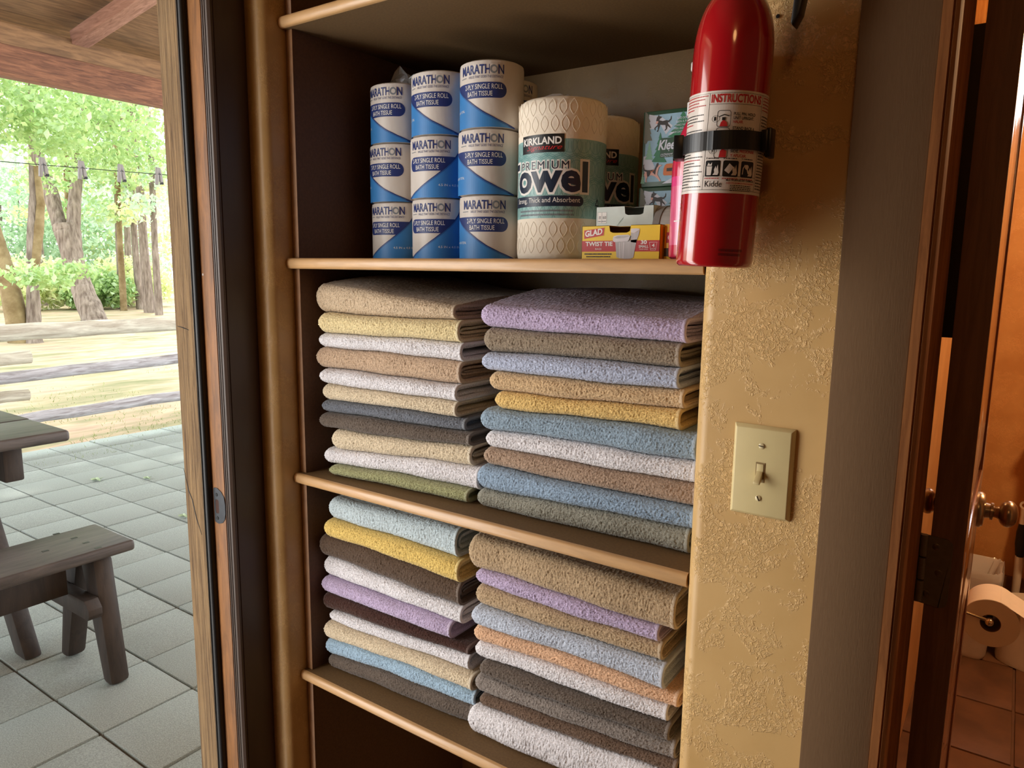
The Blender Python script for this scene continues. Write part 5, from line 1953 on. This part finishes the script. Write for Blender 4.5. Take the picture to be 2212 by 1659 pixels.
def trunk(parent, name, pts, rad, m, seed=0):
    bm = bmesh.new()
    P, R_ = [], []
    rnd = random.Random(seed)
    for k in range(len(pts) - 1):
        for q in np.linspace(0, 1, 6)[:-1]:
            P.append(Vector(pts[k]).lerp(Vector(pts[k + 1]), q) + Vector((rnd.uniform(-.02, .02), rnd.uniform(-.02, .02), 0)) * rad[k])
            R_.append((rad[k] + (rad[k + 1] - rad[k]) * q) * rnd.uniform(0.96, 1.04))
    P.append(Vector(pts[-1]))
    R_.append(rad[-1])
    tube(bm, P, R_, 18, wob=0.06, seed=seed)
    return mesh_obj(name, bm, m, parent, smooth=60)


tr = thing('tree', (-19.8, 9.35, -0.14), 'big grey tree with a forked leaning trunk beyond the log fence', 'tree')
trunk(tr, 'trunk', [(-19.74, 9.36, -0.29), (-19.78, 9.37, -0.14), (-19.81, 9.37, 0.03), (-20.07, 9.3, 0.57), (-20.23, 9.28, 1.05), (-20.42, 9.24, 1.52), (-20.59, 9.25, 2.18), (-20.64, 9.25, 2.38)], [0.38, 0.33, 0.30, 0.28, 0.24, 0.25, 0.30, 0.31], M_bark, 1)
trunk(tr, 'branch', [(-20.73, 9.16, 2.24), (-20.81, 9.15, 2.47), (-20.93, 9.13, 2.81), (-21.06, 9.12, 3.19), (-21.22, 9.09, 3.66), (-21.4, 9.06, 4.14), (-21.72, 8.98, 4.85), (-22.02, 8.96, 5.81)], [0.19, 0.18, 0.18, 0.18, 0.16, 0.13, 0.08, 0.05], M_bark, 2)
trunk(tr, 'branch', [(-20.49, 9.32, 2.18), (-20.5, 9.37, 2.48), (-20.52, 9.41, 2.78), (-20.54, 9.48, 3.2), (-20.54, 9.56, 3.62), (-20.62, 9.63, 4.27), (-20.6, 9.8, 5.11), (-20.5, 10.06, 6.07)], [0.18, 0.16, 0.16, 0.15, 0.13, 0.11, 0.07, 0.04], M_bark, 3)
trunk(tr, 'branch', [(-18.2, 10.4, 5.9), (-18.4, 9.9, 5.1), (-18.7, 9.5, 4.75), (-19.2, 9.2, 4.8), (-20.0, 9.3, 4.2)], [.03, .05, .07, .09, .10], M_bark, 4)
foliage('foliage', tr, [((-18.3, 8.2, 6.9), (3.6, 4.2, 2.9)), ((-16.8, 8.3, 4.5), (1.2, 1.6, .8)), ((-17.5, 7.2, 4.3), (1.0, 1.2, .75)), ((-18.6, 8.9, 3.9), (.9, 1.2, .55)), ((-19.3, 8.2, 3.4), (.5, .7, .35)), ((-19, 10.2, 4.3), (1.2, 1.3, .9))], 12500, 0.125, LM[0], 11)
tr = thing('tree', (-15.2, 5.95, -0.11), 'slim mossy twin trunked tree at the left edge beyond the fence', 'tree')
trunk(tr, 'trunk', [(-15.27, 5.86, -0.2), (-15.29, 5.87, 0.0), (-15.38, 5.88, 0.36), (-15.54, 5.88, 0.96), (-15.71, 5.86, 1.47), (-15.89, 5.83, 1.98), (-16.2, 5.7, 3.4)], [.22, .19, .185, .17, .15, .13, .08], M_bark2, 5)
trunk(tr, 'trunk', [(-15.1, 6.03, -0.2), (-15.12, 6.04, 0.0), (-15.17, 6.09, 0.36), (-15.26, 6.16, 1.13), (-15.33, 6.26, 1.99), (-15.37, 6.36, 2.68), (-15.42, 6.40, 3.3), (-15.4, 6.5, 5)], [.17, .14, .12, .10, .085, .075, .06, .04], M_bark, 6)
trunk(tr, 'branch', [(-15.23, 6.17, 1.13), (-15.23, 6.33, 1.99), (-15.26, 6.42, 2.51), (-15.34, 6.43, 3.2)], [.085, .08, .07, .05], M_bark2, 7)
foliage('foliage', tr, [((-14.6, 5.3, 5.6), (2.6, 2.6, 2.0)), ((-13.9, 5.9, 3.7), (.9, .9, .5)), ((-14.0, 5.55, 1.22), (.5, .42, .20)), ((-14.2, 6.0, 1.15), (.5, .45, .24)), ((-14.4, 6.55, 1.3), (.5, .40, .18))], 11000, 0.11, LM[0], 12)
fk = 'slender trees of the wood behind the big tree'
for k, (x, y, rad, lean, lb) in enumerate(((-22.0, 12.07, .13, -.05, 'grey slender tree, rightmost clear trunk, next to the door post'), (-20.9, 11.75, .09, .0, 'thin grey tree half hidden by the door post edge'), (-23.2, 11.9, .085, .02, 'reddish thin tree just right of the forked tree'),
                                           (-23.9, 12.8, .10, -.03, 'pale thin tree, second trunk right of the forked tree'), (-26.2, 13.7, .11, .03, 'far thin tree behind the bushes right of the forked tree'), (-25.1, 11.35, .12, .0, 'reddish straight tree partly behind the forked trunk'),
                                           (-28, 11.6, .12, .02, 'distant straight tree left of the forked tree'), (-24.5, 12.5, .09, .04, 'thin distant tree seen through the leaves at the right'))):
    t_ = thing('slender_tree', (x, y, -0.1), lb, 'tree', fk)
    trunk(t_, 'trunk', [(x, y, -0.2), (x + lean * 2, y, 2.0), (x + lean * 4, y + .05, 4.5), (x + lean * 8, y, 9)], [rad * 1.25, rad, rad * .85, rad * .4], M_bark2 if k in (2, 5) else M_bark, 20 + k)
    foliage('foliage', t_, [((x + lean * 7, y, 8.0), (1.5, 1.5, 2.6)), ((x + .4, y + .3, 4.2), (1.0, 1.1, .8)), ((x + .5, y - .5, 3.0), (.6, .7, .4))], 1900, 0.15, LM[(k + 1) % 3], 30 + k)
for k, (x, y, a, h, lb) in enumerate(((-25.5, 10.3, 1.5, 1.0, 'low green bush behind the mossy twin trunks'), (-24.5, 11.6, 1.0, .8, 'low bright bush just right of the forked trunk'), (-25.5, 13.2, 1.3, 1.0, 'low yellow green bush among the slender trunks'),
                                      (-30, 13.8, 3.0, 2.6, 'large pale bush filling the gap behind the slender trees'), (-30, 11.2, 2.6, 2.9, 'large cool green bush behind the forked tree'), (-31, 16.5, 3.0, 3.2, 'large pale bush at the right behind the door post'),
                                      (-33, 13, 5.0, 4.6, 'tall hazy thicket closing the view at the back'))):
    t_ = thing('bush', (x, y, -0.1), lb, 'bush', 'bushes at the edge of the wood')
    trunk(t_, 'stem', [(x, y, -0.2), (x + .1, y, h * .6), (x, y + .1, h * 1.2)], [.06, .05, .03], M_bark, 50 + k)
    foliage('foliage', t_, [((x, y, h * .85), (a * .9, a, h * .85)), ((x + .5, y + a * .5, h * .7), (a * .6, a * .6, h * .7)), ((x + .4, y - a * .5, h * .6), (a * .6, a * .6, h * .6))] + ([((x, y, h * 1.6), (a * .8, a * .9, h * .7))] if h > 2 else []), int(1700 * (1 + a * .5)), 0.13 + .03 * a * .5, LM[(1, 0, 1, 2, 2, 1, 2)[k]], 70 + k)
tr = thing('tree', (-9.2, 0.2, -0.1), 'tall leafy tree left of the view whose crown shades the lawn', 'tree')
trunk(tr, 'trunk', [(-9.2, 0.2, -0.2), (-9.25, 0.25, 2.5), (-9.6, 0.8, 5.0), (-10, 1.8, 7.5)], [.3, .24, .2, .1], M_bark, 90)
foliage('foliage', tr, [((-10.5, 3.8, 8.0), (2.6, 3.6, 1.5)), ((-9, 6.0, 8.3), (1.6, 2.6, 1.0)), ((-12.5, 7, 8.8), (2.0, 3.0, 1.3))], 9000, 0.20, LM[0], 91)
